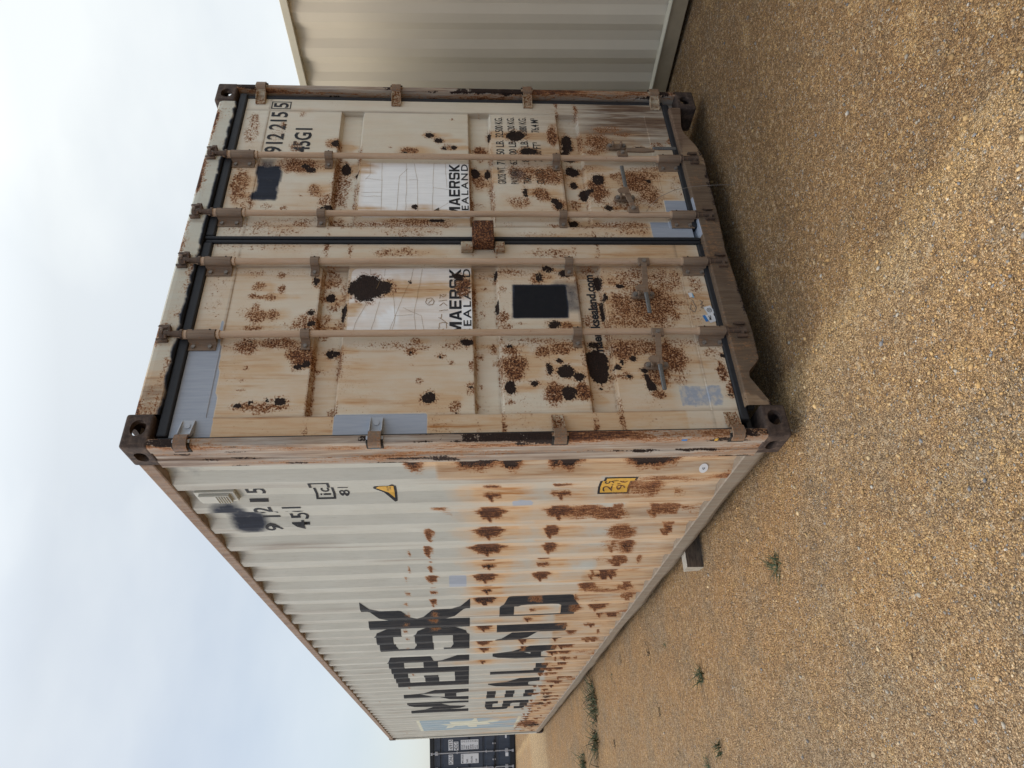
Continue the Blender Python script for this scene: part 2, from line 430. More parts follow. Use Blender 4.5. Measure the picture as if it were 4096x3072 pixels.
def outline_flat(polys):
    cv = bpy.data.curves.new('tmp', 'CURVE'); cv.dimensions = '2D'; cv.fill_mode = 'BOTH'
    for pts in polys:
        sp = cv.splines.new('POLY'); sp.points.add(len(pts) - 1)
        for p, c in zip(sp.points, pts): p.co = (c[0], c[1], 0, 1)
        sp.use_cyclic_u = True
    return curve_to_flat(cv)

def text_flat(txt, bold=0.0, space=1.0):
    cv = bpy.data.curves.new('tmp', 'FONT'); cv.body = txt; cv.offset = bold; cv.space_character = space; cv.resolution_u = 3; cv.fill_mode = 'FRONT'
    return curve_to_flat(cv)

def fit(me, a, b, c, d):
    """scale a flat mesh into the box a..b, c..d (a may exceed b: mirrored for walls read from the other side)"""
    n = len(me.vertices); co = np.empty(n * 3, np.float32); me.vertices.foreach_get('co', co); co = co.reshape(-1, 3)
    lo, hi = co.min(0), co.max(0)
    co[:, 0] = a + (co[:, 0] - lo[0]) / max(hi[0] - lo[0], 1e-6) * (b - a)
    co[:, 1] = c + (co[:, 1] - lo[1]) / max(hi[1] - lo[1], 1e-6) * (d - c)
    me.vertices.foreach_set('co', co.ravel()); return me

def cut(me, us, vs):
    bm = bmesh.new(); bm.from_mesh(me)
    for ax, vals in ((0, us), (1, vs)):
        c = [v.co[ax] for v in bm.verts]
        if not c: continue
        lo, hi = min(c), max(c)
        for k in vals:
            if lo < k < hi:
                nn = (1, 0, 0) if ax == 0 else (0, 1, 0)
                p = (k, 0, 0) if ax == 0 else (0, k, 0)
                bmesh.ops.bisect_plane(bm, geom=bm.verts[:] + bm.edges[:] + bm.faces[:], dist=1e-6, plane_co=p, plane_no=nn)
    bm.to_mesh(me); bm.free(); return me

def place(me, fn):
    n = len(me.vertices); co = np.empty(n * 3, np.float32); me.vertices.foreach_get('co', co); co = co.reshape(-1, 3)
    co = fn(co[:, 0].copy(), co[:, 1].copy()); me.vertices.foreach_set('co', np.stack(co, -1).astype(np.float32).ravel()); me.update(); return me

def join_flat(ms):
    bm = bmesh.new()
    for m in ms: bm.from_mesh(m)
    me = bpy.data.meshes.new('flat'); bm.to_mesh(me); bm.free(); return me

GL = {
 'M': [[(0,0),(0,1),(.29,1),(.5,.38),(.71,1),(1,1),(1,0),(.78,0),(.78,.62),(.59,.05),(.41,.05),(.22,.62),(.22,0)]],
 'A': [[(0,0),(.35,1),(.65,1),(1,0),(.76,0),(.69,.19),(.31,.19),(.24,0)], [(.38,.37),(.62,.37),(.5,.78)]],
 'E': [[(0,0),(0,1),(1,1),(1,.81),(.26,.81),(.26,.60),(.92,.60),(.92,.41),(.26,.41),(.26,.19),(1,.19),(1,0)]],
 'R': [[(0,0),(0,1),(.78,1),(.93,.95),(1,.85),(1,.56),(.93,.46),(.82,.42),(1,0),(.73,0),(.56,.39),(.25,.39),(.25,0)], [(.25,.57),(.25,.81),(.70,.81),(.75,.77),(.75,.61),(.70,.57)]],
 'S': [[(0,.29),(.24,.29),(.24,.21),(.29,.18),(.71,.18),(.76,.21),(.76,.37),(.71,.40),(.15,.40),(.04,.45),(0,.55),(0,.85),(.05,.96),(.16,1),(.84,1),(.95,.96),(1,.85),(1,.71),(.76,.71),(.76,.79),(.71,.82),(.29,.82),(.24,.79),(.24,.62),(.29,.59),(.85,.59),(.96,.54),(1,.45),(1,.15),(.95,.04),(.84,0),(.16,0),(.05,.04),(0,.15)]],
 'K': [[(0,0),(0,1),(.25,1),(.25,.62),(.68,1),(1,1),(.46,.51),(1,0),(.68,0),(.25,.41),(.25,0)]],
 'L': [[(0,0),(0,1),(.27,1),(.27,.20),(1,.20),(1,0)]],
 'N': [[(0,0),(0,1),(.27,1),(.75,.36),(.75,1),(1,1),(1,0),(.73,0),(.25,.64),(.25,0)]],
 'D': [[(0,0),(0,1),(.70,1),(.92,.90),(1,.74),(1,.26),(.92,.10),(.70,0)], [(.26,.19),(.26,.81),(.62,.81),(.72,.74),(.74,.66),(.74,.34),(.72,.26),(.62,.19)]],
}
def glyph(ch, a, b, c, d):
    return outline_flat([[(a + p[0] * (b - a), c + p[1] * (d - c)) for p in poly] for poly in GL[ch]])
SPOTS="""s 0.9 1.598 2.66 0.129 0.051;s 0.7 2.077 2.652 0.136 0.041;s 0.5 2.049 2.505 0.094 0.054;s 0.8 1.926 2.396 0.061 0.04;s 0.8 1.96 2.189 0.041 0.041;d 1 1.961 2.175 0.021 0.017;s 1 1.775 2.359 0.059 0.126;d 1 1.737 2.289 0.019 0.026;d 1 1.766 2.325 0.015 0.02;s 0.9 1.574 2.253 0.051 0.042;s 0.7 1.453 2.494 0.027 0.038;s 0.9 1.44 2.404 0.014 0.02;s 0.8 1.501 2.189 0.064 0.045;s 1 1.652 2.143 0.25 0.018;d 0.9 1.437 2.164 0.022 0.044;s 0.6 1.347 2.281 0.018 0.188;s 0.55 1.277 2.458 0.047 0.234;s 0.8 2.124 2.487 0.027 0.021;s 0.7 2.214 2.386 0.028 0.021;s 0.7 1.488 2.599 0.072 0.038;s 0.7 1.735 2.414 0.039 0.02;s 0.8 1.532 2.326 0.011 0.01;s 0.45 1.158 2.473 0.029 0.364;s 0.6 1.158 2.473 0.017 0.03;s 0.9 0.968 2.356 0.022 0.025;s 0.9 0.899 2.455 0.034 0.035;s 0.95 0.883 2.343 0.029 0.024;s 0.9 0.838 2.481 0.019 0.029;s 0.9 0.83 2.394 0.022 0.035;s 0.9 0.83 2.428 0.015 0.063;s 0.8 0.76 2.453 0.044 0.017;s 0.9 0.713 2.441 0.043 0.062;s 0.9 0.723 2.369 0.04 0.034;s 0.9 0.645 2.448 0.021 0.061;s 0.5 0.738 2.512 0.043 0.028;d 1 0.933 2.185 0.025 0.018;s 0.8 0.925 2.181 0.039 0.026;d 1 0.848 2.109 0.032 0.022;s 0.9 0.84 2.109 0.045 0.035;s 0.9 0.671 2.188 0.057 0.085;d 1 0.733 2.185 0.018 0.02;d 1 0.667 2.182 0.018 0.023;s 0.8 0.98 2.118 0.055 0.042;s 0.8 0.721 2.113 0.036 0.023;s 1 0.54 2.466 0.048 0.06;s 1 0.553 2.308 0.031 0.105;d 1 0.561 2.452 0.01 0.011;s 1.1 0.476 2.206 0.07 0.066;d 1 0.423 2.217 0.013 0.022;d 1 0.433 2.18 0.02 0.016;d 1 0.509 2.069 0.023 0.023;s 0.9 0.509 2.069 0.034 0.036;s 0.8 0.42 2.448 0.021 0.016;s 0.8 0.351 2.459 0.014 0.016;s 0.8 0.303 2.454 0.008 0.026;d 1 0.216 2.457 0.009 0.021;d 1 0.234 2.402 0.011 0.013;d 1 0.235 2.275 0.02 0.029;d 1 0.242 2.33 0.009 0.013;s 0.95 0.208 2.344 0.028 0.125;s 0.8 0.178 2.366 0.018 0.021;s 0.8 0.191 2.052 0.031 0.024;d 0.9 0.172 2.04 0.009 0.01;d 1 0.75 2.032 0.044 0.013;s 0.9 0.663 2.04 0.05 0.026;s 0.35 0.828 2.656 0.182 0.051;s 0.6 0.546 2.335 0.021 0.138;s 0.7 0.621 2.121 0.042 0.034;s 0.7 0.409 2.134 0.02 0.043;s 0.7 0.665 2.305 0.021 0.014;d 1 2.043 1.638 0.024 0.021;s 0.8 2.043 1.638 0.037 0.039;d 1 1.996 1.585 0.021 0.025;s 0.8 1.996 1.585 0.034 0.039;d 1 1.928 1.55 0.017 0.017;d 1 1.936 1.496 0.019 0.02;s 0.8 1.934 1.522 0.031 0.056;s 1 1.904 1.75 0.031 0.058;d 1 1.888 1.777 0.015 0.017;s 1.1 1.926 1.341 0.064 0.042;d 1 2.055 1.288 0.039 0.013;s 1.1 2.063 0.911 0.067 0.036;d 1.1 2.042 1.131 0.047 0.05;d 1 1.91 1.061 0.029 0.049;s 1 1.9 1.068 0.052 0.078;g 1 1.716 1.135 0.059 0.058;s 1 1.708 0.963 0.079 0.104;s 0.9 1.726 1.106 0.074 0.103;d 1 1.57 1.102 0.032 0.015;s 0.8 1.494 1.14 0.051 0.067;s 1 1.552 1.009 0.057 0.054;d 1 1.501 0.946 0.019 0.017;d 1 1.459 0.922 0.026 0.024;s 1 1.468 0.921 0.055 0.044;d 1 1.999 0.829 0.053 0.027;d 0.9 1.925 0.843 0.027 0.026;d 1 1.752 1.373 0.036 0.023;d 1 1.743 1.305 0.04 0.016;s 0.9 1.693 1.354 0.059 0.048;s 0.8 1.597 1.289 0.123 0.015;d 1 1.777 2.102 0.045 0.027;d 1 1.963 2.171 0.027 0.022;s 0.9 1.963 2.171 0.041 0.041;s 0.8 1.626 2.117 0.185 0.052;d 1 1.431 2.162 0.022 0.022;s 0.8 1.351 2.121 0.044 0.044;s 0.9 1.344 1.709 0.022 0.166;d 1 1.35 1.588 0.012 0.051;s 0.6 1.265 1.732 0.043 0.164;s 0.8 1.313 0.961 0.018 0.039;s 0.45 1.242 1.031 0.035 0.168;s 0.7 1.121 1.79 0.037 0.148;s 0.7 1.114 0.996 0.038 0.127;s 0.7 1.533 2.032 0.163 0.019;s 0.6 1.492 1.359 0.023 0.04;d 0.9 1.723 2.039 0.016 0.015;s 0.7 2.231 1.34 0.014 0.009;s 0.8 2.188 1.507 0.013 0.016;s 0.9 1.931 1.858 0.012 0.012;d 1 1.448 1.708 0.024 0.019;d 1 1.422 1.595 0.011 0.017;d 1.2 0.884 1.923 0.075 0.089;d 1.1 0.953 1.476 0.022 0.027;s 1.2 0.886 1.455 0.071 0.043;d 1 0.924 1.716 0.008 0.008;d 1 0.846 2.108 0.029 0.02;s 0.8 0.804 2.093 0.045 0.035;d 1 0.73 2.035 0.044 0.013;s 0.8 0.95 2.106 0.047 0.047;s 0.8 0.672 2.059 0.043 0.034;d 1 0.511 2.074 0.024 0.025;s 1 0.496 1.705 0.029 0.031;d 1 0.494 1.702 0.012 0.008;s 0.8 0.471 1.564 0.017 0.028;d 1 0.467 1.567 0.007 0.008;s 0.9 0.436 1.514 0.015 0.017;s 0.9 0.428 1.698 0.009 0.008;s 0.8 0.338 1.663 0.016 0.023;d 1.1 0.244 1.615 0.027 0.027;s 0.9 0.195 1.499 0.037 0.027;d 1 0.167 1.494 0.008 0.011;s 0.9 0.415 1.424 0.04 0.011;s 0.8 0.296 1.427 0.039 0.025;d 1 0.301 1.424 0.009 0.008;d 1 0.549 1.442 0.02 0.034;s 0.9 0.905 1.343 0.009 0.013;s 0.8 0.748 1.359 0.015 0.018;s 0.8 0.63 1.368 0.022 0.035;s 0.8 0.941 1.293 0.024 0.018;d 1 0.77 1.284 0.045 0.007;d 1 0.981 1.286 0.032 0.007;s 0.9 0.486 1.378 0.017 0.018;s 0.9 0.53 1.314 0.035 0.023;s 0.9 0.447 1.311 0.016 0.014;s 0.8 0.318 1.382 0.016 0.017;s 0.9 0.703 1.26 0.044 0.03;s 0.8 0.637 1.257 0.029 0.047;s 0.8 0.877 1.253 0.016 0.021;s 0.9 0.948 1.077 0.048 0.037;d 0.9 0.956 1.068 0.032 0.017;s 0.8 0.956 1.015 0.014 0.016;d 1 0.98 0.935 0.023 0.031;d 0.9 1.005 1.017 0.018 0.025;s 0.7 0.665 1.179 0.009 0.029;d 0.9 0.649 1.015 0.026 0.033;s 0.9 0.641 0.968 0.036 0.05;s 1.1 0.405 1.222 0.08 0.065;s 1 0.501 1.235 0.035 0.049;s 1 0.493 1.086 0.04 0.046;s 1 0.499 0.998 0.035 0.046;d 1 0.526 1.239 0.013 0.018;d 1 0.393 1.056 0.032 0.016;d 1.1 0.29 1.242 0.034 0.025;d 1 0.314 1.132 0.016 0.02;d 1.1 0.382 0.986 0.033 0.039;d 1 0.44 1.006 0.012 0.014;s 1.15 0.251 1.048 0.052 0.051;d 1.1 0.257 0.986 0.038 0.02;s 0.8 0.216 1.248 0.016 0.027;s 0.8 0.314 1.129 0.024 0.029;s 0.9 0.562 1.679 0.018 0.034;s 0.8 0.52 1.644 0.014 0.034;s 0.7 0.56 1.11 0.016 0.146;d 1.15 0.427 0.817 0.093 0.052;d 1 0.347 0.917 0.025 0.025;d 1 0.438 1.006 0.012 0.017;s 1.15 0.268 0.908 0.059 0.038;d 1 0.263 0.973 0.037 0.028;s 1 0.264 1.032 0.058 0.047;s 0.9 0.52 0.987 0.035 0.07;d 1 0.301 0.819 0.008 0.01;d 1 0.931 0.761 0.044 0.02;s 0.8 1.013 0.799 0.016 0.044;d 1 0.821 0.74 0.023 0.014;d 1 0.759 0.76 0.06 0.012;s 0.8 0.775 0.782 0.068 0.037;s 0.7 0.692 0.822 0.044 0.048;s 0.8 0.931 0.576 0.087 0.151;s 1 0.782 0.659 0.083 0.068;d 1 0.891 0.657 0.013 0.021;s 1 0.773 0.507 0.143 0.161;s 0.85 0.691 0.611 0.081 0.152;s 0.8 0.931 0.412 0.103 0.095;s 1.05 0.495 0.698 0.063 0.07;s 0.95 0.508 0.59 0.053 0.13;s 1.05 0.444 0.471 0.102 0.088;d 1 0.446 0.652 0.017 0.017;d 1 0.399 0.734 0.015 0.023;d 1 0.429 0.707 0.018 0.01;d 1 0.348 0.686 0.013 0.022;s 0.9 0.348 0.695 0.023 0.046;d 1 0.384 0.609 0.012 0.022;d 1 0.34 0.601 0.02 0.013;d 1.1 0.293 0.589 0.026 0.022;s 1 0.247 0.562 0.026 0.04;s 0.95 0.342 0.546 0.053 0.069;s 0.9 0.321 0.44 0.025 0.036;s 1.1 0.365 0.234 0.062 0.028;d 1 0.455 0.209 0.013 0.014;s 1 0.271 0.213 0.052 0.028;d 0.9 0.238 0.221 0.009 0.017;s 0.7 0.898 0.266 0.071 0.038;s 0.6 0.469 0.259 0.042 0.065;s 0.5 0.772 0.29 0.151 0.056;d 0.8 0.546 0.832 0.018 0.041;s 1.1 2.052 0.91 0.086 0.036;d 1 2.043 0.821 0.037 0.032;d 1 1.978 0.83 0.026 0.032;d 1 1.933 0.838 0.023 0.024;d 1 1.871 0.826 0.015 0.035;s 0.95 1.992 0.641 0.085 0.094;s 0.9 2.071 0.486 0.024 0.066;s 0.8 2.114 0.569 0.035 0.118;d 0.9 1.943 0.402 0.019 0.035;s 0.9 1.906 0.687 0.031 0.05;d 1 1.77 0.814 0.038 0.042;s 0.9 1.709 0.917 0.059 0.059;d 1 1.661 0.815 0.027 0.019;s 0.9 1.507 0.819 0.047 0.041;d 1.05 1.574 0.765 0.043 0.027;d 1 1.589 0.722 0.019 0.012;d 1 1.677 0.681 0.043 0.033;s 1.05 1.594 0.688 0.114 0.069;s 0.9 1.703 0.584 0.03 0.028;s 1.05 1.665 0.457 0.103 0.098;s 0.85 1.715 0.428 0.06 0.156;d 1 1.666 0.387 0.018 0.017;s 0.85 1.471 0.567 0.047 0.102;s 0.9 1.549 0.405 0.104 0.083;d 1 1.501 0.941 0.022 0.023;s 1 1.454 0.932 0.033 0.033;s 0.9 1.324 0.52 0.022 0.087;s 0.7 1.28 0.526 0.037 0.106;d 0.9 1.345 0.849 0.034 0.026;s 0.5 1.628 0.232 0.107 0.042;s 0.7 1.967 0.282 0.041 0.059;s 0.5 1.243 0.728 0.026 0.131;d 0.9 1.452 0.643 0.019 0.027;s 0.8 2.001 0.203 0.043 0.03;t 0.75 0.412 2.399 0.036 0.194;t 0.8 0.259 2.403 0.017 0.2;t 0.9 0.125 2.435 0.018 0.246;t 0.5 0.926 2.673 0.017 0.052;t 0.5 0.689 2.605 0.018 0.112;t 0.5 0.308 2.358 0.155 0.223;t 0.3 0.941 2.473 0.152 0.234;t 0.35 0.439 2.456 0.079 0.271;t 0.9 0.86 1.697 0.017 0.155;t 0.4 0.895 1.782 0.099 0.209;t 0.8 0.774 1.981 0.03 0.058;t 0.75 0.421 1.957 0.02 0.093;t 0.8 0.234 1.955 0.019 0.096;t 0.45 0.392 1.736 0.211 0.333;t 0.65 0.12 1.435 0.036 0.431;t 0.7 0.555 1.023 0.018 0.129;t 0.5 0.452 1.117 0.101 0.201;t 0.8 0.7 1.987 0.022 0.034;t 0.9 2.048 1.102 0.045 0.158;t 0.7 1.95 1.228 0.023 0.085;t 0.6 1.439 1.711 0.027 0.045;t 0.8 1.88 1.02 0.031 0.106;t 0.55 1.494 1.146 0.083 0.134;t 0.5 1.121 1.728 0.041 0.436;t 0.4 1.234 1.032 0.043 0.325;t 0.4 1.638 1.037 0.19 0.171;t 0.3 1.274 1.796 0.043 0.444;t 0.5 1.279 0.592 0.053 0.467;t 0.6 1.497 0.8 0.093 0.088;t 0.45 1.644 0.543 0.192 0.224;t 0.5 1.903 0.256 0.032 0.087;t 0.85 0.235 0.834 0.038 0.056;t 0.95 0.097 0.899 0.024 0.164;t 0.5 0.104 0.585 0.037 0.333;t 0.6 0.812 0.532 0.152 0.374;t 0.6 0.48 0.612 0.103 0.206;t 0.5 0.916 0.828 0.079 0.075;t 0.5 0.373 0.308 0.1 0.105;t 0.8 0.411 0.582 0.027 0.081;t 0.35 1.722 2.614 0.234 0.163;t 0.4 1.491 2.296 0.134 0.159;t 0.45 1.312 2.401 0.052 0.373;t 0.4 2.248 2.376 0.022 0.105"""

# ------------------------------------------------------------------ where the paint has failed (container coordinates, metres)
def parse_spots(s):
    out = []
    for e in s.split(';'):
        k, *v = e.split(); out.append((k, *[float(x) for x in v]))
    return out
FRONT = parse_spots(SPOTS)
for _s in list(FRONT):      # rust bleeds and runs down from every scab
    if _s[0] == 'd' and _s[5] > .010: FRONT.append(('t', 1.1, _s[2], _s[3] - _s[5] * 2.4, _s[4] * .9, _s[5] * 3.4)); FRONT.append(('s', .8, _s[2], _s[3], _s[4] * 1.5, _s[5] * 1.6))
    if _s[0] == 's' and _s[5] > .03 and _s[1] > .8: FRONT.append(('t', .8, _s[2], _s[3] - _s[5] * .7, _s[4] * 1.2, _s[5] * 1.9))
BANDS = ((2.155, 2.028), (1.407, 1.280), (.875, .746))

def spot_fields(spots, a, b):
    """max-combined elliptic fields of each kind at points (a,b)"""
    n = len(a); F = {k: np.zeros(n) for k in 'sdtgv'}
    wob = (fbm(a * 23 + 3, b * 23 + 7) - 0.5) * 0.7
    for k, st, x, z, rx, rz in spots:
        rx, rz = max(rx, 0.006), max(rz, 0.006)
        m = np.nonzero((np.abs(a - x) < max(rx * 2.1, .1 * (k == 'v'))) & (np.abs(b - z) < rz * 2.1))[0]
        if not len(m): continue
        if k == 'v':      # rust scab on a ramp: wide at the inner fold, tapering to the crest, with a lens on the flat before it
            ty = (a[m] - x) / .068
            hw = np.where(ty >= 0, rz * np.clip(1.05 - ty, 0, 1) ** .7, rz * .62 * np.sqrt(np.clip(1 - ((ty + .42) / .42) ** 2, 0, 1))) + 1e-4
            v = st * np.clip((1.25 + wob[m] * .6 - np.abs(b[m] - z) / hw) / .5, 0, 1) * (ty < 1.1) * (ty > -.9)
            F['s'][m] = np.maximum(F['s'][m], v); F['d'][m] = np.maximum(F['d'][m], v * rx * 5 * (ty > 0)); continue
        d = np.hypot((a[m] - x) / rx, (b[m] - z) / rz) + wob[m]
        if k == 'd': v = st * np.clip((1.35 - d) / 0.5, 0, 1)
        elif k == 's': v = st * np.clip((1.45 - d) / 0.8, 0, 1)
        else: v = st * np.clip((1.5 - d) / 1.1, 0, 1)
        F[k][m] = np.maximum(F[k][m], v)
    return F

def sbox(a, b, x0, x1, z0, z1, soft=0.012):
    da = np.minimum(a - x0, x1 - a) / soft + 0.5; db = np.minimum(b - z0, z1 - b) / soft + 0.5
    return np.clip(np.minimum(da, db), 0, 1)

def wear_front(co):
    x, z = co[:, 0].astype(float), co[:, 2].astype(float)
    F = spot_fields(FRONT, x, z)
    w = np.zeros((len(x), 6))
    w[:, 0], w[:, 1] = F['s'], F['d']
    big = fbm(x * 2.3 + 1, z * 2.3)
    base = np.where(x < 1.2, 0.24, 0.08)
    base = base + 0.30 * sbox(x, z, 0.0, 0.60, 1.40, 2.80, 0.3) + 0.22 * sbox(x, z, 0.0, 2.0, -0.2, 0.95, 0.5)
    base = base + 0.55 * sbox(x, z, 0.05, 0.157, 0.45, 2.62, 0.006) + 0.15 * sbox(x, z, 0.9, 1.5, 0.2, 2.7, 0.1)
    w[:, 2] = np.maximum(base * (0.4 + 1.2 * big), F['t'])
    w[:, 0] = np.maximum(w[:, 0], np.where(x < 1.2, 0.30, 0.22) * np.clip(2.2 * fbm(x * 5 + 2, z * 5) - .6, 0, 1.4))
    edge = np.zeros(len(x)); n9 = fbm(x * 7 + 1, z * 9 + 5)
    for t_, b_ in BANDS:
        for zz in (t_ - .005, b_ + .003): edge = np.maximum(edge, np.clip(1.25 - np.abs(z - zz) / .022, 0, 1) * np.clip(2.6 * n9 - .75, 0, 1))  # real rust speckle, made heavier so the colour also shades the ramps
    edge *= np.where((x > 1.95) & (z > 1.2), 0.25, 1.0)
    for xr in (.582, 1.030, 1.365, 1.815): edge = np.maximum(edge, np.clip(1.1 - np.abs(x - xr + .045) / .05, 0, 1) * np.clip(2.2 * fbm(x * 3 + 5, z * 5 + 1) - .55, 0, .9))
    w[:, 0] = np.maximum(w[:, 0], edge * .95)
    pr = sbox(x, z, 0.05, 0.54 , 2.575, 2.73) * 1.0
    pr = np.maximum(pr, sbox(x, z, 0.05, 0.16 + 0.33 * (z - 2.545) / 0.03, 2.545, 2.60))
    pr = np.maximum(pr, sbox(x, z, 0.05, 0.163, 1.622, 2.03)); pr = np.maximum(pr, sbox(x, z, 1.218, 1.344, 0.17, 0.43))
    pr = np.maximum(pr, sbox(x, z, 1.40, 1.508, 0.17, 0.325)); pr = np.maximum(pr, sbox(x + .03 * (fbm(x * 20, z * 20) - .5), z, 0.158, 0.314, 0.24, 0.48, .05) * 0.53)
    w[:, 3] = pr
    clean = 1 - pr
    w[:, 0] *= clean; w[:, 2] *= clean
    nz_ = .05 * (fbm(x * 17, z * 17) - .5)
    bl = sbox(x + nz_ * .6, z + nz_, 1.49, 1.765, 2.447 , 2.577 , 0.018); bl = bl * .80; bl = np.maximum(bl, .6 * sbox(x, z + nz_, 1.72, 1.83, 2.48, 2.575, 0.06))
    bl = np.maximum(bl, sbox(x, z + 0.05 * (x - 0.8), 0.690, 0.906, 0.932, 1.212, 0.016))
    bl = np.maximum(bl, 0.62 * sbox(x, z, 0.72, 0.93, 0.86, 1.0, 0.07))
    bl = np.maximum(bl, 0.55 * F['g'])
    head = np.clip((2.779 + 0.030 * (fbm(x * 30, z * 12) - 0.5) + .016 * (fbm(x * 4, z) - .5) - z) / 0.016 + 0.3, 0, 1) * (z > 2.758)
    bl = np.maximum(bl, head)
    w[:, 4] = bl
    gr = 0.85 * sbox(x, z, 2.03, 2.5, 0.1, 0.66, 0.25) + 0.35 * sbox(x, z, 1.9, 2.5, 0.1, 1.0, 0.4)
    gr = gr + np.where(z > 2.74, 0.02 + 0.7 * sbox(x, z, 0.0, 0.33, 2.7, 2.9, 0.12), 0)
    gr = gr + np.where(z < 0.185, 0.30 + 0.5 * (fbm(x * 3, z * 9) - 0.5), 0)
    edge_shade = np.zeros(len(x))  # shade of recess edges and end walls, painted as brown lines
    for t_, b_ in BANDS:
        for xe in (.156, 1.022, 1.302, 2.243): edge_shade = np.maximum(edge_shade, np.clip(1.2 - np.abs(x - xe) / .007, 0, 1) * sbox(x, z, 0, 3, b_ - .004, t_ + .004))
        for zz, s_ in ((t_ + .002, .8), (t_ - .012, .55), (b_ + .010, .35)): edge_shade = np.maximum(edge_shade, s_ * np.clip(1.1 - np.abs(z - zz) / .008, 0, 1) * np.clip(.35 + 1.1 * fbm(x * 8, z * 5), 0, 1))
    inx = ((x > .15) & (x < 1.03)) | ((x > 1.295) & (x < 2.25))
    gr = np.maximum(gr, edge_shade * .85 * inx * np.where(x > 1.9, .6, 1))
    for xe in (.157, 1.021, 1.303, 2.242): gr = np.maximum(gr, .55 * np.clip(1.1 - np.abs(x - xe) / .006, 0, 1))  # crease shade painted as thin dark lines along the panel insets
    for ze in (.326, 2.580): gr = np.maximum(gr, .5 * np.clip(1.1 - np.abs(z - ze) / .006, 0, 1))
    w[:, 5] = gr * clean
    hd = z > 2.74
    w[hd, 0] = np.maximum(0, 0.30 + 1.5 * (fbm(x[hd] * 7 + 3, z[hd] * 14) - 0.5)) * np.where(z[hd] > 2.853, 1.8, 1)
    w[hd, 2] = np.maximum(w[hd, 2] * 0.6, 0.75 * sbox(x[hd], z[hd], 0.1, 0.42, 2.7, 2.9, 0.15))
    sl = z < 0.185
    w[sl, 2] = 0.05 + 0.35 * (fbm(x[sl] * 2.5, z[sl] * 3) > 0.58); w[sl, 0] = 0.10 + 1.0 * (fbm(x[sl] * 4 + 8, z[sl] * 8) - 0.5)
    w[sl, 1] = np.clip((0.095 - z[sl]) / 0.05, 0, 0.85) * (0.4 + 1.0 * fbm(x[sl] * 6, z[sl] * 6)) * .9 + np.clip(1 - np.minimum(x[sl], 2.438 - x[sl]) / 0.30, 0, 1) * 0.55
    return w

def wear_ink(co):
    w = wear_front(co); w[:, 2] = 0; w[:, 3] = 0; w[:, 5] = 0; w[:, 4] = 0
    F = spot_fields(FRONT, co[:, 0].astype(float), co[:, 2].astype(float)); w[:, 0] = F['s'] * np.where((co[:, 2] > .775) & (co[:, 2] < .835), .25, .62); w[:, 1] = F['d']; return w
def wear_film(co):
    x, z = co[:, 0].astype(float), co[:, 2].astype(float); w = wear_ink(co); F = spot_fields(FRONT, x, z)
    w[:, 0] = np.where(F['s'] > .5, F['s'], 0) ; w[:, 2] = F['t']
    ed = np.clip(1 - np.minimum.reduce([np.abs(x - 1.41), np.abs(x - 1.797), np.abs(x - .60), np.abs(x - 1.014), np.abs(z - 2.01)]) / .03, 0, 1)
    w[:, 2] = np.maximum(w[:, 2], .35 * ed); w[:, 2] = np.maximum(w[:, 2], .30 * (x < 1.1) * (fbm(x * 3, z * 5) > .55)); return w

P0, PER = 0.47, 0.2915
SIDE = []
r_ = random.Random(11)
for n_ in range(0, 40):
    yc = P0 + PER * n_ - 0.100; q = r_.uniform
    dec = max(0.0, 1 - n_ / 18); yf_ = P0 + PER * n_ - .138
    if n_ >= 1:
        if n_ < 9 or (n_ < 17 and q(0, 1) < .6):
            SIDE.append(('v', 1.25, yf_, 1.335 - 0.004 * n_ + q(-.012, .012), (0.12 if 3 <= n_ <= 9 else 0.08) * q(.7, 1.2), (0.050 + 0.055 * dec) * q(.65, 1.35)))
            SIDE.append(('t', 1.1, yf_ + .01, 1.27, 0.09, 0.11 + .09 * dec))
            pass
        if n_ < 7 or (n_ < 16 and q(0, 1) < .6):
            SIDE.append(('v', 1.2, yf_, 0.955 - 0.003 * n_ + q(-.015, .015), 0.07, (0.03 + 0.05 * dec) * q(.6, 1.3)))
            SIDE.append(('t', 0.9, yf_ + .01, 0.89, 0.08, 0.08 + .09 * dec))
    if 3 <= n_ < 12: SIDE.append(('v', 1.1, yf_, 1.655 + 0.006 * n_ + q(-.01, .01), 0.06, q(.025, .050)))
    if 4 <= n_ < 14: SIDE.append(('s', 0.95, yc + q(-.03, .03), 1.80 + 0.02 * (n_ - 3) + q(-.02, .02), 0.022, q(.012, .022)))
    if n_ >= 2:
        for _ in range(3):
            SIDE.append(('v', q(.9, 1.25), yf_ + q(-.01, .01), q(0.2, 0.62), q(.05, .10), q(.02, .10)))
    for _ in range(2): SIDE.append(('t', q(.4, .9), yc + q(-.12, .12), q(.3, 1.25), q(.015, .05), q(.15, .4)))
    if n_ > 6 and q(0, 1) < .4: SIDE.append(('s', .9, yc + q(-.06, .06), q(0.9, 2.6), .018, .014))
for z_, rz_, s_ in ((1.70, .035, 1), (1.44, .06, 1.1), (1.36, .07, 1.1), (1.24, .05, 1.1), (1.03, .03, .9), (.955, .055, 1.2), (.63, .06, 1.1), (.56, .05, 1.0), (.48, .05, 1.1)):
    SIDE.append(('d', s_ * 1.15, 0.280, z_, 0.055, rz_)); SIDE.append(('s', 1.2, 0.285, z_, 0.075, rz_ * 1.35)); SIDE.append(('t', 1.0, 0.29, z_ - 0.1, 0.05, rz_ + .08))
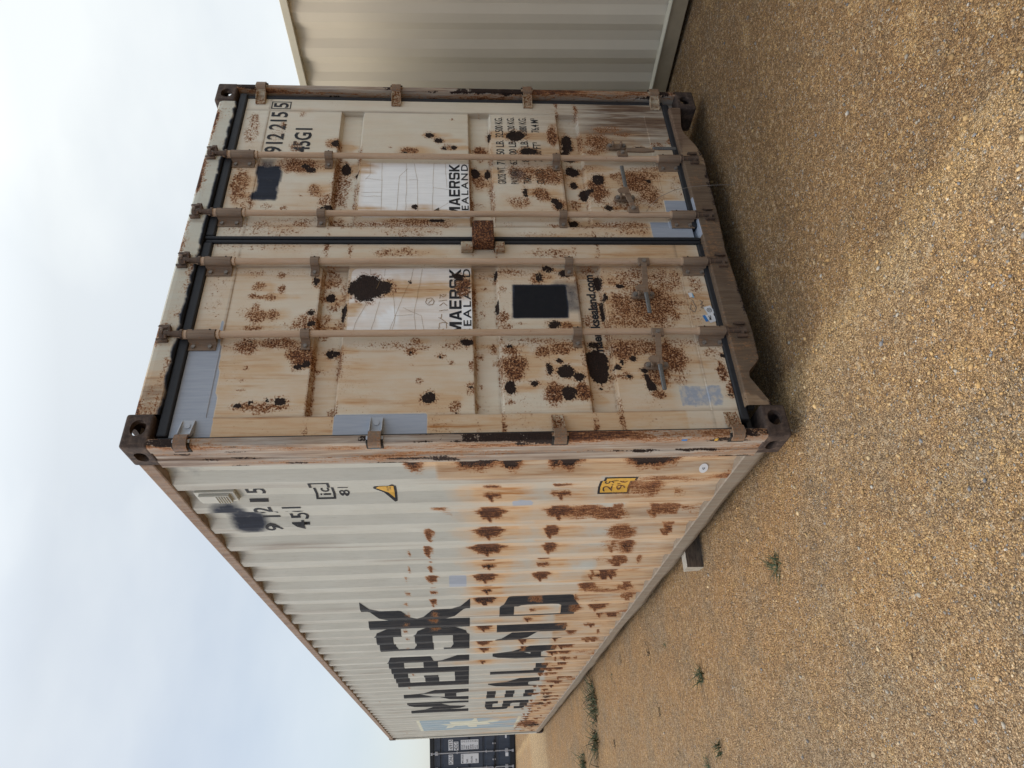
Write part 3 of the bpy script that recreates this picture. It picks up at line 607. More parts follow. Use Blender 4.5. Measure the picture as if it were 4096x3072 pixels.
SIDE += parse_spots("s 1 .62 .50 .07 .07;s 1 .90 .36 .05 .06;s 1 .95 .66 .06 .10;s 1 .92 .80 .06 .12;s .9 .60 .62 .08 .10;s .9 .66 .35 .03 .03;s 1 1.25 .53 .08 .09;s .8 1.55 .45 .06 .06;d .9 1.98 .33 .03 .03;d .9 7.6 .36 .09 .07;d .9 8.3 .40 .10 .06;d .9 10.9 .30 .3 .12;s 1.1 10.6 .4 .4 .2;s .9 .86 1.60 .03 .05;s .9 .90 1.55 .02 .04")

def wear_side(co):
    y, z = co[:, 1].astype(float), co[:, 2].astype(float)
    F = spot_fields(SIDE, y, z); w = np.zeros((len(y), 6))
    w[:, 0] = np.maximum(F['s'], 0.04); w[:, 1] = F['d'] * .8
    w[:, 0] = np.maximum(w[:, 0], np.clip((.70 - z) / .2, 0, 1) * np.clip(3.2 * fbm(y * 11, z * 3.4 + 2) - 1.55, 0, 1.1))
    big = fbm(y * 1.7 + 1, z * 1.9 + 3)
    zb = np.interp(y, [0.2, 0.4, 0.41, 0.75, 0.76, 1.3, 1.7, 2.2, 3.0, 4.5, 7.0, 12], [1.62, 1.62, 0.75, 0.72, 0.62, 0.60, 0.60, 0.62, 0.72, 0.66, 0.50, 0.45])
    zb = zb + 0.02 * np.round((fbm(np.floor((y - P0) / PER) * 3.7, z * 0) - .5) * 6)
    low = np.clip((zb - z) / 0.02, 0, 1)
    w[:, 2] = np.maximum(F['t'], low * (0.52 + 0.6 * big))
    w[:, 2] = np.maximum(w[:, 2], 0.5 * np.clip((1.55 - z) / 0.5, 0, 1) * np.clip(1 - (y - 2) / 5, 0, 1) * (fbm(y * 9, z * 0.8) > 0.5))
    w[:, 3] = sbox(y, z, 2.06, 2.225, 1.455, 1.565) + 0.8 * sbox(y, z, .69, .765, 1.10, 1.22)
    b = np.clip((1.35 - np.minimum(np.hypot((y - 0.93) / 0.14, (z - 2.605) / 0.10), np.hypot((y - 0.76) / 0.11, (z - 2.655) / 0.095))) / 0.8, 0, .82)
    w[:, 4] = np.maximum(b * 0.95, 0.35 * np.clip((1.2 - np.hypot((y - 0.28) / 0.12, (z - 2.70) / 0.07)) / 0.7, 0, 1))
    w[:, 5] = 0.35 * np.clip((z - 2.70) / 0.1, 0, 1) + 0.4 * np.clip((0.25 - z) / 0.1, 0, 1)
    t = np.mod(y - P0, PER)
    w[:, 5] = np.maximum(w[:, 5], low * .5 * np.clip(2.6 * fbm(y * 15 + 4, z * 1.3) - 1.0, 0, 1))
    w[:, 5] = np.maximum(w[:, 5], (t > .2215) * .55 * np.clip(2.4 * fbm(y * 20, z * 1.6) - .9, 0, 1))
    return w

def wear_ink_side(co):
    w = wear_side(co); w[:, 2] = 0; w[:, 3] = 0; w[:, 4] = 0; w[:, 5] *= .3; w[:, 0] *= .9; return w

def wear_post(co):
    y, z = co[:, 1].astype(float), co[:, 2].astype(float); w = np.zeros((len(y), 6))
    n = fbm(y * 26 + 2, z * 1.3); n2 = fbm(y * 9 + 2, z * 4)
    w[:, 0] = 0.24 + 2.3 * (fbm(y * 34 + 5, z * 1.9 + 2) - 0.5); w[:, 5] = 0.9 * (n - 0.5) * 1.5 + 0.35 * np.clip((z - 2.3) / 0.4, 0, 1)
    w[:, 2] = (n2 - 0.5); w[:, 1] = 0.95 * np.clip((fbm(y * 40 + 9, z * 4.5 + 4) - 0.62) * 8, 0, 1)
    return w

def px(y):
    """outer surface of the corrugated side"""
    y = np.asarray(y, float); t = np.mod(y - P0, PER); D = 0.034
    x = np.where(t < .0785, D * t / .0785, np.where(t < .1535, D, np.where(t < .2215, D * (1 - (t - .1535) / .068), 0.0)))
    x = np.where((y < 0.332) | (y > 12.0), D, x)
    return 0.010 + x
FOLDS = sorted([P0 + PER * n + o for n in range(-1, 42) for o in (0, .0785, .1535, .2215) if 0.3 < P0 + PER * n + o < 12.05])

# ------------------------------------------------------------------ shared steel pieces
def casting_mesh():
    """right-handed corner casting 162 x 178 x 118 with apertures in the end, side and outer faces"""
    def tmp(me):
        o = bpy.data.objects.new('tmp', me); COL.objects.link(o); return o
    b = MB(); b.box((0, 0, 0), (.162, .178, .118)); body = tmp(b.mesh('c'))
    bv = body.modifiers.new('b', 'BEVEL'); bv.width = .013; bv.segments = 4; bv.limit_method = 'ANGLE'
    cs = []
    i = MB(); i.box((.028, .028, .028), (.150, .166, .092)); cs.append(tmp(i.mesh('c')))
    def stad(cx, cy, L, W, n=10):
        pts = []; h = max(L / 2 - W / 2, 0)
        for k in range(n + 1): t = -math.pi / 2 + math.pi * k / n; pts.append((cx + h + math.cos(t) * W / 2, cy + math.sin(t) * W / 2))
        for k in range(n + 1): t = math.pi / 2 + math.pi * k / n; pts.append((cx - h + math.cos(t) * W / 2, cy + math.sin(t) * W / 2))
        return pts
    e = MB(); e.prism([(a, c) for a, c in stad(.092, .056, .076, .064)], -.02, .05, 'y'); cs.append(tmp(e.mesh('c')))
    e = MB(); e.prism([(a, c) for a, c in stad(.095, .056, .080, .052)], -.02, .05, 'x'); cs.append(tmp(e.mesh('c')))
    e = MB(); e.prism([(c, a) for a, c in stad(.089, .085, .112, .062)], .08, .14, 'z'); cs.append(tmp(e.mesh('c')))
    for c in cs:
        m = body.modifiers.new('x', 'BOOLEAN'); m.operation = 'DIFFERENCE'; m.object = c; m.solver = 'EXACT'
    dg = bpy.context.evaluated_depsgraph_get(); dg.update()
    me = bpy.data.meshes.new_from_object(body.evaluated_get(dg)); me.name = 'corner_casting'
    for o in [body] + cs: bpy.data.objects.remove(o)
    me.materials.clear()
    return me
CAST = casting_mesh()

def add_castings(root, W, L, H, mat):
    for ix in (0, 1):
        for iy in (0, 1):
            for iz in (0, 1):
                o = link('corner_casting', CAST, None, root)
                o.location = (W * ix, L * iy, H * iz); o.scale = (1 - 2 * ix, 1 - 2 * iy, -1 if iz == 0 else 1)
                if iz: o.location.z = H - .118
                else: o.location.z = .118
    if not CAST.materials: CAST.materials.append(mat)

def corr_mesh(name, y0, y1, z0, z1, fn, ystep_sub=2, zstep=0.02, side='left', W=2.438, dent=0.0):
    ys = [y0] + [f for f in FOLDS if y0 < f < y1] + [y1]
    us = []
    for a, b in zip(ys[:-1], ys[1:]): us += list(np.linspace(a, b, ystep_sub + 1)[:-1])
    us = np.array(us + [y1]); vs = np.linspace(z0, z1, int((z1 - z0) / zstep) + 1)
    def f(U, V):
        X = fn(U) + dent * (fbm(U * 2.1, V * 2.5) - .5)
        return (X if side == 'left' else W - X), U, V
    return grid_mesh(name, us[::-1] if side == 'left' else us, vs, f)

def profile_mesh(name, pts, z0, z1, step, mir=None, ax='z'):
    """open profile swept along z (or y) as a dense grid so wear masks can be stored"""
    P = [np.array(p, float) for p in pts]; q = [P[0]]
    for a, b in zip(P[:-1], P[1:]):
        k = max(1, int(np.linalg.norm(b - a) / 0.02))
        for i in range(1, k + 1): q.append(a + (b - a) * i / k)
    q = np.array(q); us = np.arange(len(q)); vs = np.linspace(z0, z1, int((z1 - z0) / step) + 1)
    def f(U, V):
        a, b = q[U.astype(int), 0], q[U.astype(int), 1]
        if mir is not None: a = mir - a
        return (a, b, V) if ax == 'z' else (a, V, b)
    return grid_mesh(name, us, vs, f)

# ------------------------------------------------------------------ the rusty container
W, L, H = 2.438, 12.192, 2.896
box = empty('shipping_container', (0, 0, 0))
tag(box, 'rust-scabbed cream and grey shipping container with black lettering, doors towards the viewer', 'shipping container')
add_castings(box, W, L, H, M['casting'])

# side walls
def side_wall(side):
    me = corr_mesh('side_panel', 0.200, 12.03, 0.140, 2.822, px, 2, 0.02 if side == 'left' else 0.3, side, dent=0.006)
    if side == 'left': set_wear(me, wear_side)
    return link('side_panel', me, M['side'], box)
sideL = side_wall('left'); sideR = side_wall('right')

# rails
def rail(nm, pts, mat, mir, wob, y0=.176, y1=12.016):
    P = []
    for a, b in zip(pts[:-1], pts[1:]): P += [a]
    P += [pts[-1]]; q = np.array(P, float)
    ys = np.linspace(y0, y1, 260)
    def f(U, V):
        a, b = q[U.astype(int), 0].copy(), q[U.astype(int), 1].copy()
        n1 = fbm(V * 1.3 + 2, V * 0 + 1) - .5; n2 = fbm(V * 2.6 + 7, V * 0 + 4) - .5; n3 = fbm(V * 9, V * 0 + 2) - .5
        a = a + wob * (1.6 * n1 * (U > 0)); b = b + wob * (2.8 * n2 + 1.0 * n3) * (U > (len(q) // 2)); b = b + wob * n1 * .5
        if mir: a = W - a
        return a, V, b
    return link(nm, grid_mesh(nm, np.arange(len(q)), ys, f), mat, box)
for mir in (0, 1):
    rail('bottom_rail', [(.060, .150), (.010, .150), (.004, .146), (.004, .084), (.007, .074), (.024, .046), (.075, .046)], M['rail'], mir, .010)
    rail('top_rail', [(.062, 2.800), (.062, 2.876), (.004, 2.876), (.002, 2.872), (.002, 2.822), (.005, 2.816), (.048, 2.816)], M['toprail'], mir, .002)

me = grid_mesh('roof', np.linspace(.06, W - .06, 4), np.linspace(.10, 12.1, 300), lambda U, V: (U, V, 2.868 + 0.009 * np.clip(np.sin(V * 2 * math.pi / .21) * 2, -1, 1)))
link('roof', me, M['roof'], box)
b = MB(); b.box((.062, .06, .150), (W - .062, 12.1, .172))
for k in range(39): b.box((.08, .35 + k * .305, .030), (W - .08, .39 + k * .305, .149))
b.build('underframe', M['dark'], box)

# corner posts (one continuous rolled profile each)
PP = [(.075, .205), (.034, .205), (.012, .203), (0, .198), (0, .136), (.005, .130), (.005, .066), (0, .060), (0, .016), (.003, .006), (.012, .001), (.034, .001), (.040, .006), (.040, .075), (.062, .075), (.062, .205)]
for mir in (None, W):
    me = profile_mesh('corner_post', PP, .112, 2.784, .03, mir); set_wear(me, wear_post); link('corner_post', me, M['post'], box)
    b = MB(); x0 = .004 if mir is None else W - .104
    b.box((x0, L - .14, .112), (x0 + .1, L - .01, 2.784)); b.build('corner_post', M['side'], box, .006)
b = MB(); b.box((.10, L - .055, .13), (W - .10, L - .045, 2.85)); b.box((.16, L - .10, .02), (W - .16, L - .03, .13)); b.box((.16, L - .10, 2.80), (W - .16, L - .03, 2.88))
b.build('end_wall', M['roof'], box)

# door header and sill
hx = lines(.160, W - .160, .015)
prof = [(.10, 2.762), (.06, 2.763), (.012, 2.765), (.006, 2.772), (.006, 2.805), (.006, 2.840), (.008, 2.858), (.016, 2.868), (.10, 2.874)]
def pm(name, xs, prof, bot=None, mat=None, wear=None):
    q = []
    for a, c in zip(prof[:-1], prof[1:]):
        k = max(1, int(math.hypot(c[0] - a[0], c[1] - a[1]) / .012))
        for i in range(k): q.append((a[0] + (c[0] - a[0]) * i / k, a[1] + (c[1] - a[1]) * i / k))
    q.append(prof[-1]); q = np.array(q)
    def f(U, V):
        Y, Z = q[V.astype(int), 0], q[V.astype(int), 1]
        if bot is not None: Z = bot(U, Z)
        return U, Y + 0.003 * (fbm(U * 5, Z * 5) - .5), Z
    me = grid_mesh(name, xs, np.arange(len(q)), f)
    set_wear(me, wear); return link(name, me, mat, box)
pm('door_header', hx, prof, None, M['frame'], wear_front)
SB = ([.16, .179, .311, .345, .412, .567, .993, 1.10, 1.323, 1.60, 1.817, 1.86, 1.932, 2.045, 2.10, 2.28], [.050, .055, .124, .118, .052, .045, .060, .066, .054, .046, .040, .044, .066, .122, .128, .10])
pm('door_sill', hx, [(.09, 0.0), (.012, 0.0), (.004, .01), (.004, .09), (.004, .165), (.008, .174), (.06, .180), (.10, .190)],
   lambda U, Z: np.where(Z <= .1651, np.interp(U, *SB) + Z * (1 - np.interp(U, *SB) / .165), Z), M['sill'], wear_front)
b = MB(); b.box((.16, .030, .128), (W - .16, .055, .160)); b.build('sill_backing', M['dark'], box)

# ------------------------------------------------------------------ doors
BANDS = ((2.155, 2.028), (1.407, 1.280), (.875, .746))
def door_leaf_mesh(x0, x1, z0, z1, px0, px1, bands, y=.040, depth=.035, zc=(.325, 2.580), step=.0125, inset=.003, extra=True):
    xb = [px0, px0 + .004, px1 - .004, px1]; zb = []
    for t, bt in bands: zb += [t + .004, t - .010, bt + .010, bt - .004]
    zb += [zc[0], zc[0] + .004, zc[1] - .004, zc[1]]
    xs, zs = lines(x0, x1, step, *xb), lines(z0, z1, step, *zb)
    def f(U, V):
        inx = (U > px0 + .002) & (U < px1 - .002); d = np.where(inx & (V > zc[0] + .002) & (V < zc[1] - .002), inset, 0.0)
        for t, bt in bands:
            r = np.clip(np.minimum((t + .004 - V) / .014, (V - bt + .004) / .014), 0, 1)
            d = np.where(inx, d + r * (depth - inset), d)
        if extra: d = d + 0.0025 * (fbm(U * 3.1, V * 3.1) - .5) + .0035 * (fbm(U * 1.1 + 4, V * 1.2) - .5)
        return U, y + d, V
    return grid_mesh('door', xs, zs, f)
def door(x0, x1, px0, px1, label):
    me = door_leaf_mesh(x0, x1, .205, 2.718, px0, px1, BANDS)
    bm = bmesh.new(); bm.from_mesh(me)
    for a, c in (((x0, .0425, .205), (x0 + .01, .09, 2.718)), ((x1 - .01, .0425, .205), (x1, .09, 2.718)), ((x0 + .01, .082, .205), (x1 - .01, .09, 2.718)), ((x0 + .01, .0435, 2.708), (x1 - .01, .081, 2.718)), ((x0 + .01, .0435, .205), (x1 - .01, .081, .215))):
        t = MB().box(a, c).mesh('t'); bm.from_mesh(t); bpy.data.meshes.remove(t)
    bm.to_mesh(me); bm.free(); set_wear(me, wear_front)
    o = link('door', me, M['door'], box)
    if label: o['label'] = label
    return o
doorL = door(.062, 1.175, .156, 1.022, 'left door with a square black sprayed patch and tan rust stains')
doorR = door(1.219, 2.346, 1.302, 2.243, 'right door with weight table lettering and cleaner cream paint at its top corner')

def gasket(parent, segs):
    b = MB()
    for a, c in segs: b.box(a, c)
    o = b.build('gasket', M['rubber'], parent, .008, 3); return o
gasket(doorL, [((.046, .030, .150), (.060, .075, 2.764)), ((.062, .022, 2.720), (1.173, .074, 2.764)), ((.100, .028, .165), (1.173, .074, .203)), ((1.176, .027, .18), (1.195, .07, 2.76))])
gasket(doorR, [((1.199, .022, .18), (1.218, .07, 2.768)), ((2.347, .036, .190), (2.376, .078, 2.764)), ((1.221, .022, 2.720), (2.376, .074, 2.764)), ((1.30, .028, .165), (2.345, .074, .203))])

RODY = .008
def rod_parts(parent, x):
    o = MB().cyl((x, RODY, .150), (x, RODY, 2.79), .0165, 18)
    for z in (.190, .318, 2.586, 2.732, .178, 2.745): o.cyl((x, RODY, z - .006), (x, RODY, z + .006), .0215, 18)
    o.build('lock_rod', M['rod'], parent)
def bracket_mesh(h, nb, name):
    pts = [(.0235, .040), (.0235, .012)] + [(math.cos(t) * .0235, .010 - math.sin(t) * .0235) for t in np.linspace(0.2, math.pi - .2, 9)] + [(-.0235, .020), (-.030, .034), (-.036, .0365), (-.070, .0365)]
    b = MB().strip(pts, .0055, -h / 2, h / 2)
    for k in range(nb):
        z = 0 if nb == 1 else (-1 + 2 * k) * h * .30
        b.cyl((-.053, .036, z), (-.053, .024, z), .0095, 6, mi=1)
        b.cyl((.013, -.0125, z), (.0135, -.0145, z), .0045, 8, mi=2)
    return b.mesh(name)
BR = bracket_mesh(.125, 2, 'rod_bracket'); CL = bracket_mesh(.042, 1, 'rod_clip')
for me in (BR, CL):
    for mm in (M['bracket'], M['bolt'], M['dark']): me.materials.append(mm)
def cam_mesh():
    b = MB()
    b.cyl((0, 0, -.050), (0, 0, .050), .0165, 12); b.cyl((0, 0, -.052), (0, 0, -.040), .0235, 12)
    c1 = [(-.016, -.012), (.006, -.018), (.020, -.034), (.034, -.030), (.030, -.010), (.020, .012), (.0, .018), (-.014, .012)]
    c2 = [(-.016, -.014), (.010, -.016), (.016, .012), (-.004, .018), (-.020, .006), (-.036, -.006), (-.038, -.026), (-.026, -.032)]
    b.prism(c1, .002, .014); b.prism(c2, .024, .036)
    b.prism([(.014, -.034), (.034, -.030), (.030, -.014), (.014, -.014)], .012, .026); b.prism([(-.038, -.026), (-.026, -.032), (-.018, -.012), (-.034, -.008)], .010, .026)
    b.cyl((0, 0, .036), (0, 0, .052), .021, 9)
    return b.mesh('cam')
CAMM = cam_mesh(); CAMM.materials.append(M['cam'])
def keeper(parent, x, z, up):
    b = MB(); s = 1 if up else -1
    b.prism([(x - .046, z - .024), (x - .033, z - .024), (x - .029, z + s * .0), (x - .033, z + .030), (x - .046, z + .026)], -.010, .008, 'y')
    b.build('cam_keeper', M['cam'], parent, .003)
    b = MB().prism([(x + .030, z - .026), (x + .044, z - .022), (x + .044, z + .028), (x + .036, z + .034), (x + .028, z + .012)], -.010, .008, 'y')
    b.build('cam_keeper', M['cam'], parent, .003)
RODS = [(doorL, .582), (doorL, 1.030), (doorR, 1.365), (doorR, 1.815)]
for d, x in RODS:
    rod_parts(d, x)
    for z in (.253, 2.660):
        o = link('rod_bracket', BR, None, d); o.location = (x, 0, z)
        if x < .6 and z > 2: pass
    for z in (.911, 2.192): o = link('rod_clip', CL, None, d); o.location = (x, 0, z)
    o = link('cam', CAMM, None, d); o.location = (x, RODY - .004, 2.795)
    o = link('cam', CAMM, None, d); o.location = (x, RODY - .004, .135); o.rotation_euler = (math.pi, 0, .5)
    keeper(box, x, 2.826, True); keeper(box, x, .108, False)

def handle(parent, x, s, xc, xe, down=False):
    b = MB()
    b.box((x - .022 + s * .018, -.018, .497), (x + .022 + s * .018, .002, .556)); b.cyl((x + s * .022, -.017, .528), (x + s * .022, -.028, .528), .011, 8, mi=1)
    if not down:
        n = 9; pts = [(x + s * .03, -.018, .528), (x + s * .07, -.020, .534), (xc - s * .06, -.020, .540), (xc - s * .02, -.026, .548), (xc + s * .03, -.022, .552)]
        for (a, c) in zip(pts[:-1], pts[1:]):
            b.prism([(a[0], a[2] - .013), (c[0], c[2] - .013), (c[0], c[2] + .013), (a[0], a[2] + .013)] if s > 0 else [(c[0], c[2] - .013), (a[0], a[2] - .013), (a[0], a[2] + .013), (c[0], c[2] + .013)], a[1] - .005, a[1] + .006, 'y')
        o = b.build('handle', M['bracket'], parent, .003)
        g = MB().box((min(xc + s * .028, xe), -.034, .541), (max(xc + s * .028, xe), -.020, .562)); 
    else:
        b.prism([(x + .034, .50), (x + .062, .50), (x + .066, .39), (x + .050, .335), (x + .038, .335), (x + .030, .40)], -.018, -.008, 'y')
        o = b.build('handle', M['bracket'], parent, .003)
        g = MB().box((x + .052, -.022, .205), (x + .074, -.010, .345))
    g.build('grip', M['grip'], o if False else parent, .006, 3)
def catch(parent, x, z, flap=True):
    def st(cx, cz, w, h, n=8):
        p = []
        for k in range(n + 1): t = math.pi * k / n; p.append((cx + math.cos(t) * w, cz + h + math.sin(t) * w))
        for k in range(n + 1): t = math.pi + math.pi * k / n; p.append((cx + math.cos(t) * w, cz - h + math.sin(t) * w))
        return p
    b = MB().prism(st(x, z, .020, .040), .024, .034, 'y')
    b.box((x - .014, -.002, z - .030), (x + .014, .026, z - .018)); b.box((x - .014, -.002, z + .018), (x + .014, .026, z + .030))
    for dz in (-.042, .042): b.cyl((x, .026, z + dz), (x, .012, z + dz), .011, 8, mi=1)
    if flap: b.prism([(x - .022, z + .004), (x + .012, z + .0), (x + .020, z + .030), (x + .004, z + .052), (x - .016, z + .046)], -.034, -.027, 'y')
    o = b.build('handle_catch', M['bracket'], parent, .002); o.data.materials.append(M['bolt'])
for d, x, s, xc, xe in ((doorL, .582, -1, .396, .228), (doorL, 1.030, -1, .823, .667), (doorR, 1.365, 1, 1.511, 1.712)):
    handle(d, x, s, xc, xe); catch(d, xc, .550)
handle(doorR, 1.815, 1, 0, 0, True); catch(doorR, 1.942, .541, False)
for o in COL.objects:
    if o.name.startswith('handle') and len(o.data.materials) < 2: o.data.materials.append(M['bolt'])

# lock box over the seam
lb = MB().box((1.132, -.040, 1.292), (1.274, .036, 1.394)); lb.prism([(1.132, 1.394), (1.274, 1.394), (1.262, 1.404), (1.144, 1.404)], -.032, .03, 'y')
lb.build('lock_box', M['lockbox'], doorR, .006)
for c_, d_ in ((1.400, 1.462), (1.236, 1.286)): MB().box((1.112, .006, c_), (1.168, .038, d_)).build('lock_tab', M['hinge'], doorL, .005)

# hinges
def hinge(parent, z, mir, mat):
    prof = [(.142, .036), (.080, .034), (.062, .020), (.052, .0)]
    kn = [(.052, .0), (.044, -.011), (.030, -.016), (.014, -.015), (.002, -.008), (-.006, .006), (-.007, .026)]
    b = MB(); mx = (lambda p: (W - p[0], p[1])) if mir else (lambda p: p)
    k = MB().strip([mx(p) for p in kn], .010, z - .027, z + .027)
    k.build('hinge_knuckle', M['knuckle'], parent, .003)
    b.strip([mx(p) for p in prof], .009, z - .026, z + .026)
    for dz in (-.028, .024):
        rib = [(.142, .038), (.142, .030), (.095, .012), (.062, .002), (.062, .022), (.085, .038)]
        b.prism([mx(p) for p in (rib if not mir else rib[::-1])], z + dz, z + dz + .004)
    b.cyl((*mx((.115, .031)), z), (*mx((.115, .024)), z), .014, 12) if False else None
    b.cyl((mx((.112, 0))[0], .031, z), (mx((.112, 0))[0], .026, z), .013, 12)
    b.cyl((mx((.024, 0))[0], .002, z - .036), (mx((.024, 0))[0], .002, z + .036), .010, 10)
    b.build('hinge', mat, parent, .002)
    c = MB().box((min(mx((-.0025, 0))[0], mx((.03, 0))[0]), -.0022, z - .036), (max(mx((-.0025, 0))[0], mx((.03, 0))[0]), .050, z + .036))
    c.build('hinge_slot', M['dark'], box)
for z, m in ((2.644, 'hinge_primer'), (1.843, 'hinge_primer'), (1.043, 'hinge'), (.250, 'hinge')): hinge(doorL, z, False, M[m])
for z in (2.640, 1.840, 1.043, .250): hinge(doorR, z, True, M['hinge'])

# ------------------------------------------------------------------ markings on the doors
YF = .0405
def yf(x, z):   # door surface incl. relief
    inx = (x > .158) & (x < 1.020) | (x > 1.304) & (x < 2.241); d = np.where(inx & (z > .327) & (z < 2.578), .003, 0.0)
    for t, bt in BANDS:
        r = np.clip(np.minimum((t + .004 - z) / .014, (z - bt + .004) / .014), 0, 1); d = np.where(inx, d + r * .032, d)
    return .040 + d + 0.0025 * (fbm(x * 3.1, z * 3.1) - .5) + .0035 * (fbm(x * 1.1 + 4, z * 1.2) - .5)
def on_door(name, me, mat, parent, off=.0014, wear=True, g=.02, label=None, n=''):
    n_ = len(me.vertices); co = np.empty(n_ * 3, np.float32); me.vertices.foreach_get('co', co); co = co.reshape(-1, 3)
    lo, hi = co.min(0), co.max(0)
    cut(me, np.arange(math.floor(lo[0] / g) * g, hi[0], g), list(np.arange(math.floor(lo[1] / g) * g, hi[1], g)))
    place(me, lambda x, z: (x, yf(x, z) - off, z))
    if wear: set_wear(me, wear_ink if mat is M['ink'] else wear_film)
    o = link(name, me, mat, parent)
    if label: o['label'] = label
    return o
def rrect(a, b, c, d, r, corners=(1, 1, 1, 1)):
    p = []
    for (cx, cz, t0, on) in ((b - r, d - r, 0, corners[0]), (a + r, d - r, 90, corners[1]), (a + r, c + r, 180, corners[2]), (b - r, c + r, 270, corners[3])):
        if on: p += [(cx + r * math.cos(R(t0 + k * 15)), cz + r * math.sin(R(t0 + k * 15))) for k in range(7)]
        else: p.append((b if t0 in (0, 270) else a, d if t0 in (0, 90) else c))
    return p
PANEL = {}
def decal(parent, a, b):
    PANEL[parent.name] = on_door('logo_panel', outline_flat([rrect(a, b, 1.413, 2.012, .035, (1, 1, 0, 0))]), M['decal_white'], parent, .0012)
    w = (b - a)
    ms = []; gap = .012; adv = (w - .006) / 6
    wid = [1.22, .98, .88, .95, .92, .95]; tot = sum(wid) + 6 * .16; u = a + .004
    for ch, q in zip('MAERSK', wid):
        gw = q / tot * w; ms.append(glyph(ch, u, u + gw, 1.464, 1.524)); u += gw + .16 / tot * w
    on_door('lettering', join_flat(ms), M['ink'], parent, .0026)
    me = fit(text_flat('SEALAND', .012, 1.25), a + .004, b - .006, 1.417, 1.456)
    on_door('lettering', me, M['ink'], parent, .0026)
decal(doorR, 1.372, 1.797); decal(doorL, .592, 1.013)
for poly in ([(1.41, 1.62), (1.47, 1.60), (1.41, 1.58)],):
    on_door('emblem_corner', outline_flat([[(1.385, 1.655), (1.447, 1.578), (1.385, 1.578)]]), M['ink'], doorR, .0026)
# crazing lines in the film
def crack_lines(parent, paths, w=.0013, own=False):
    b = MB()
    for p in paths:
        q = []
        for (x0, z0), (x1, z1) in zip(p[:-1], p[1:]):
            for k in range(5): f = k / 5; q.append((x0 + (x1 - x0) * f + .004 * (vn(z0 * 40 + k, x0 * 31) - .5), z0 + (z1 - z0) * f + .004 * (vn(x0 * 50 + k, z0 * 37) - .5)))
        q.append(p[-1]); q = np.array(q); Y = yf(q[:, 0], q[:, 1]) - .0028
        for i in range(len(q) - 1):
            d = q[i + 1] - q[i]; nn = np.array([-d[1], d[0]]) / (np.linalg.norm(d) + 1e-9) * w / 2
            b.add([(q[i][0] - nn[0], Y[i], q[i][1] - nn[1]), (q[i + 1][0] - nn[0], Y[i + 1], q[i + 1][1] - nn[1]), (q[i + 1][0] + nn[0], Y[i + 1], q[i + 1][1] + nn[1]), (q[i][0] + nn[0], Y[i], q[i][1] + nn[1])], [(0, 1, 2, 3)])
    if own: b.build('scribble', M['pencil'], parent); return
    t_ = b.mesh('t'); ob = PANEL[parent.name]; bm = bmesh.new(); bm.from_mesh(ob.data); n0 = len(bm.faces); bm.from_mesh(t_); bm.faces.ensure_lookup_table()
    if ob.data.materials.find(M['crack'].name) < 0: ob.data.materials.append(M['crack'])
    for f in bm.faces[n0:]: f.material_index = 1
    bm.to_mesh(ob.data); bm.free(); bpy.data.meshes.remove(t_)
crack_lines(doorR, [[(1.795, 1.965), (1.70, 1.962), (1.66, 1.985)], [(1.795, 1.90), (1.60, 1.893), (1.42, 1.888)], [(1.67, 1.985), (1.655, 1.89)], [(1.795, 1.765), (1.60, 1.757), (1.42, 1.757)], [(1.795, 1.72), (1.66, 1.70), (1.42, 1.69)],
    [(1.795, 1.61), (1.6, 1.612), (1.42, 1.615)], [(1.60, 1.612), (1.585, 1.525)], [(1.795, 1.545), (1.60, 1.535)], [(1.53, 2.0), (1.53, 1.89)], [(1.56, 2.005), (1.56, 1.89)], [(1.75, 1.755), (1.69, 1.80), (1.42, 1.805)], [(1.42, 1.60), (1.48, 1.53)], [(1.66, 1.745), (1.665, 1.70)]])
crack_lines(doorL, [[(1.010, 1.92), (.96, 1.915)], [(.96, 1.85), (1.01, 1.845)], [(1.01, 1.705), (.93, 1.715), (.87, 1.74), (.80, 1.76), (.62, 1.81)], [(1.01, 1.66), (.90, 1.672), (.72, 1.695), (.62, 1.685)], [(.80, 1.92), (.68, 1.97), (.60, 1.985)], [(.86, 1.80), (.70, 1.785), (.60, 1.80)], [(.76, 1.75), (.73, 1.70), (.71, 1.66), (.62, 1.645)], [(.71, 1.79), (.715, 1.70)], [(.80, 1.865), (.60, 1.90)], [(.93, 1.87), (.88, 1.885)]])
crack_lines(doorL, [[(.615, 1.58), (.63, 1.55)], [(.70, 1.575), (.66, 1.53)], [(.84, 1.555), (.84, 1.548)], [(.63, 1.574), (.665, 1.571), (.668, 1.54), (.632, 1.538)], [(.69, 1.566), (.72, 1.560)], [(.74, 1.575), (.745, 1.53)], [(.77, 1.572), (.79, 1.55), (.77, 1.535)], [(.80, 1.575), (.805, 1.535)], [(.815, 1.57), (.84, 1.568), (.825, 1.552), (.842, 1.538)],
    [(.775, 1.625), (.79, 1.64), (.815, 1.635), (.82, 1.612), (.80, 1.598), (.778, 1.605), (.775, 1.625)], [(.785, 1.625), (.81, 1.61)]], .003)
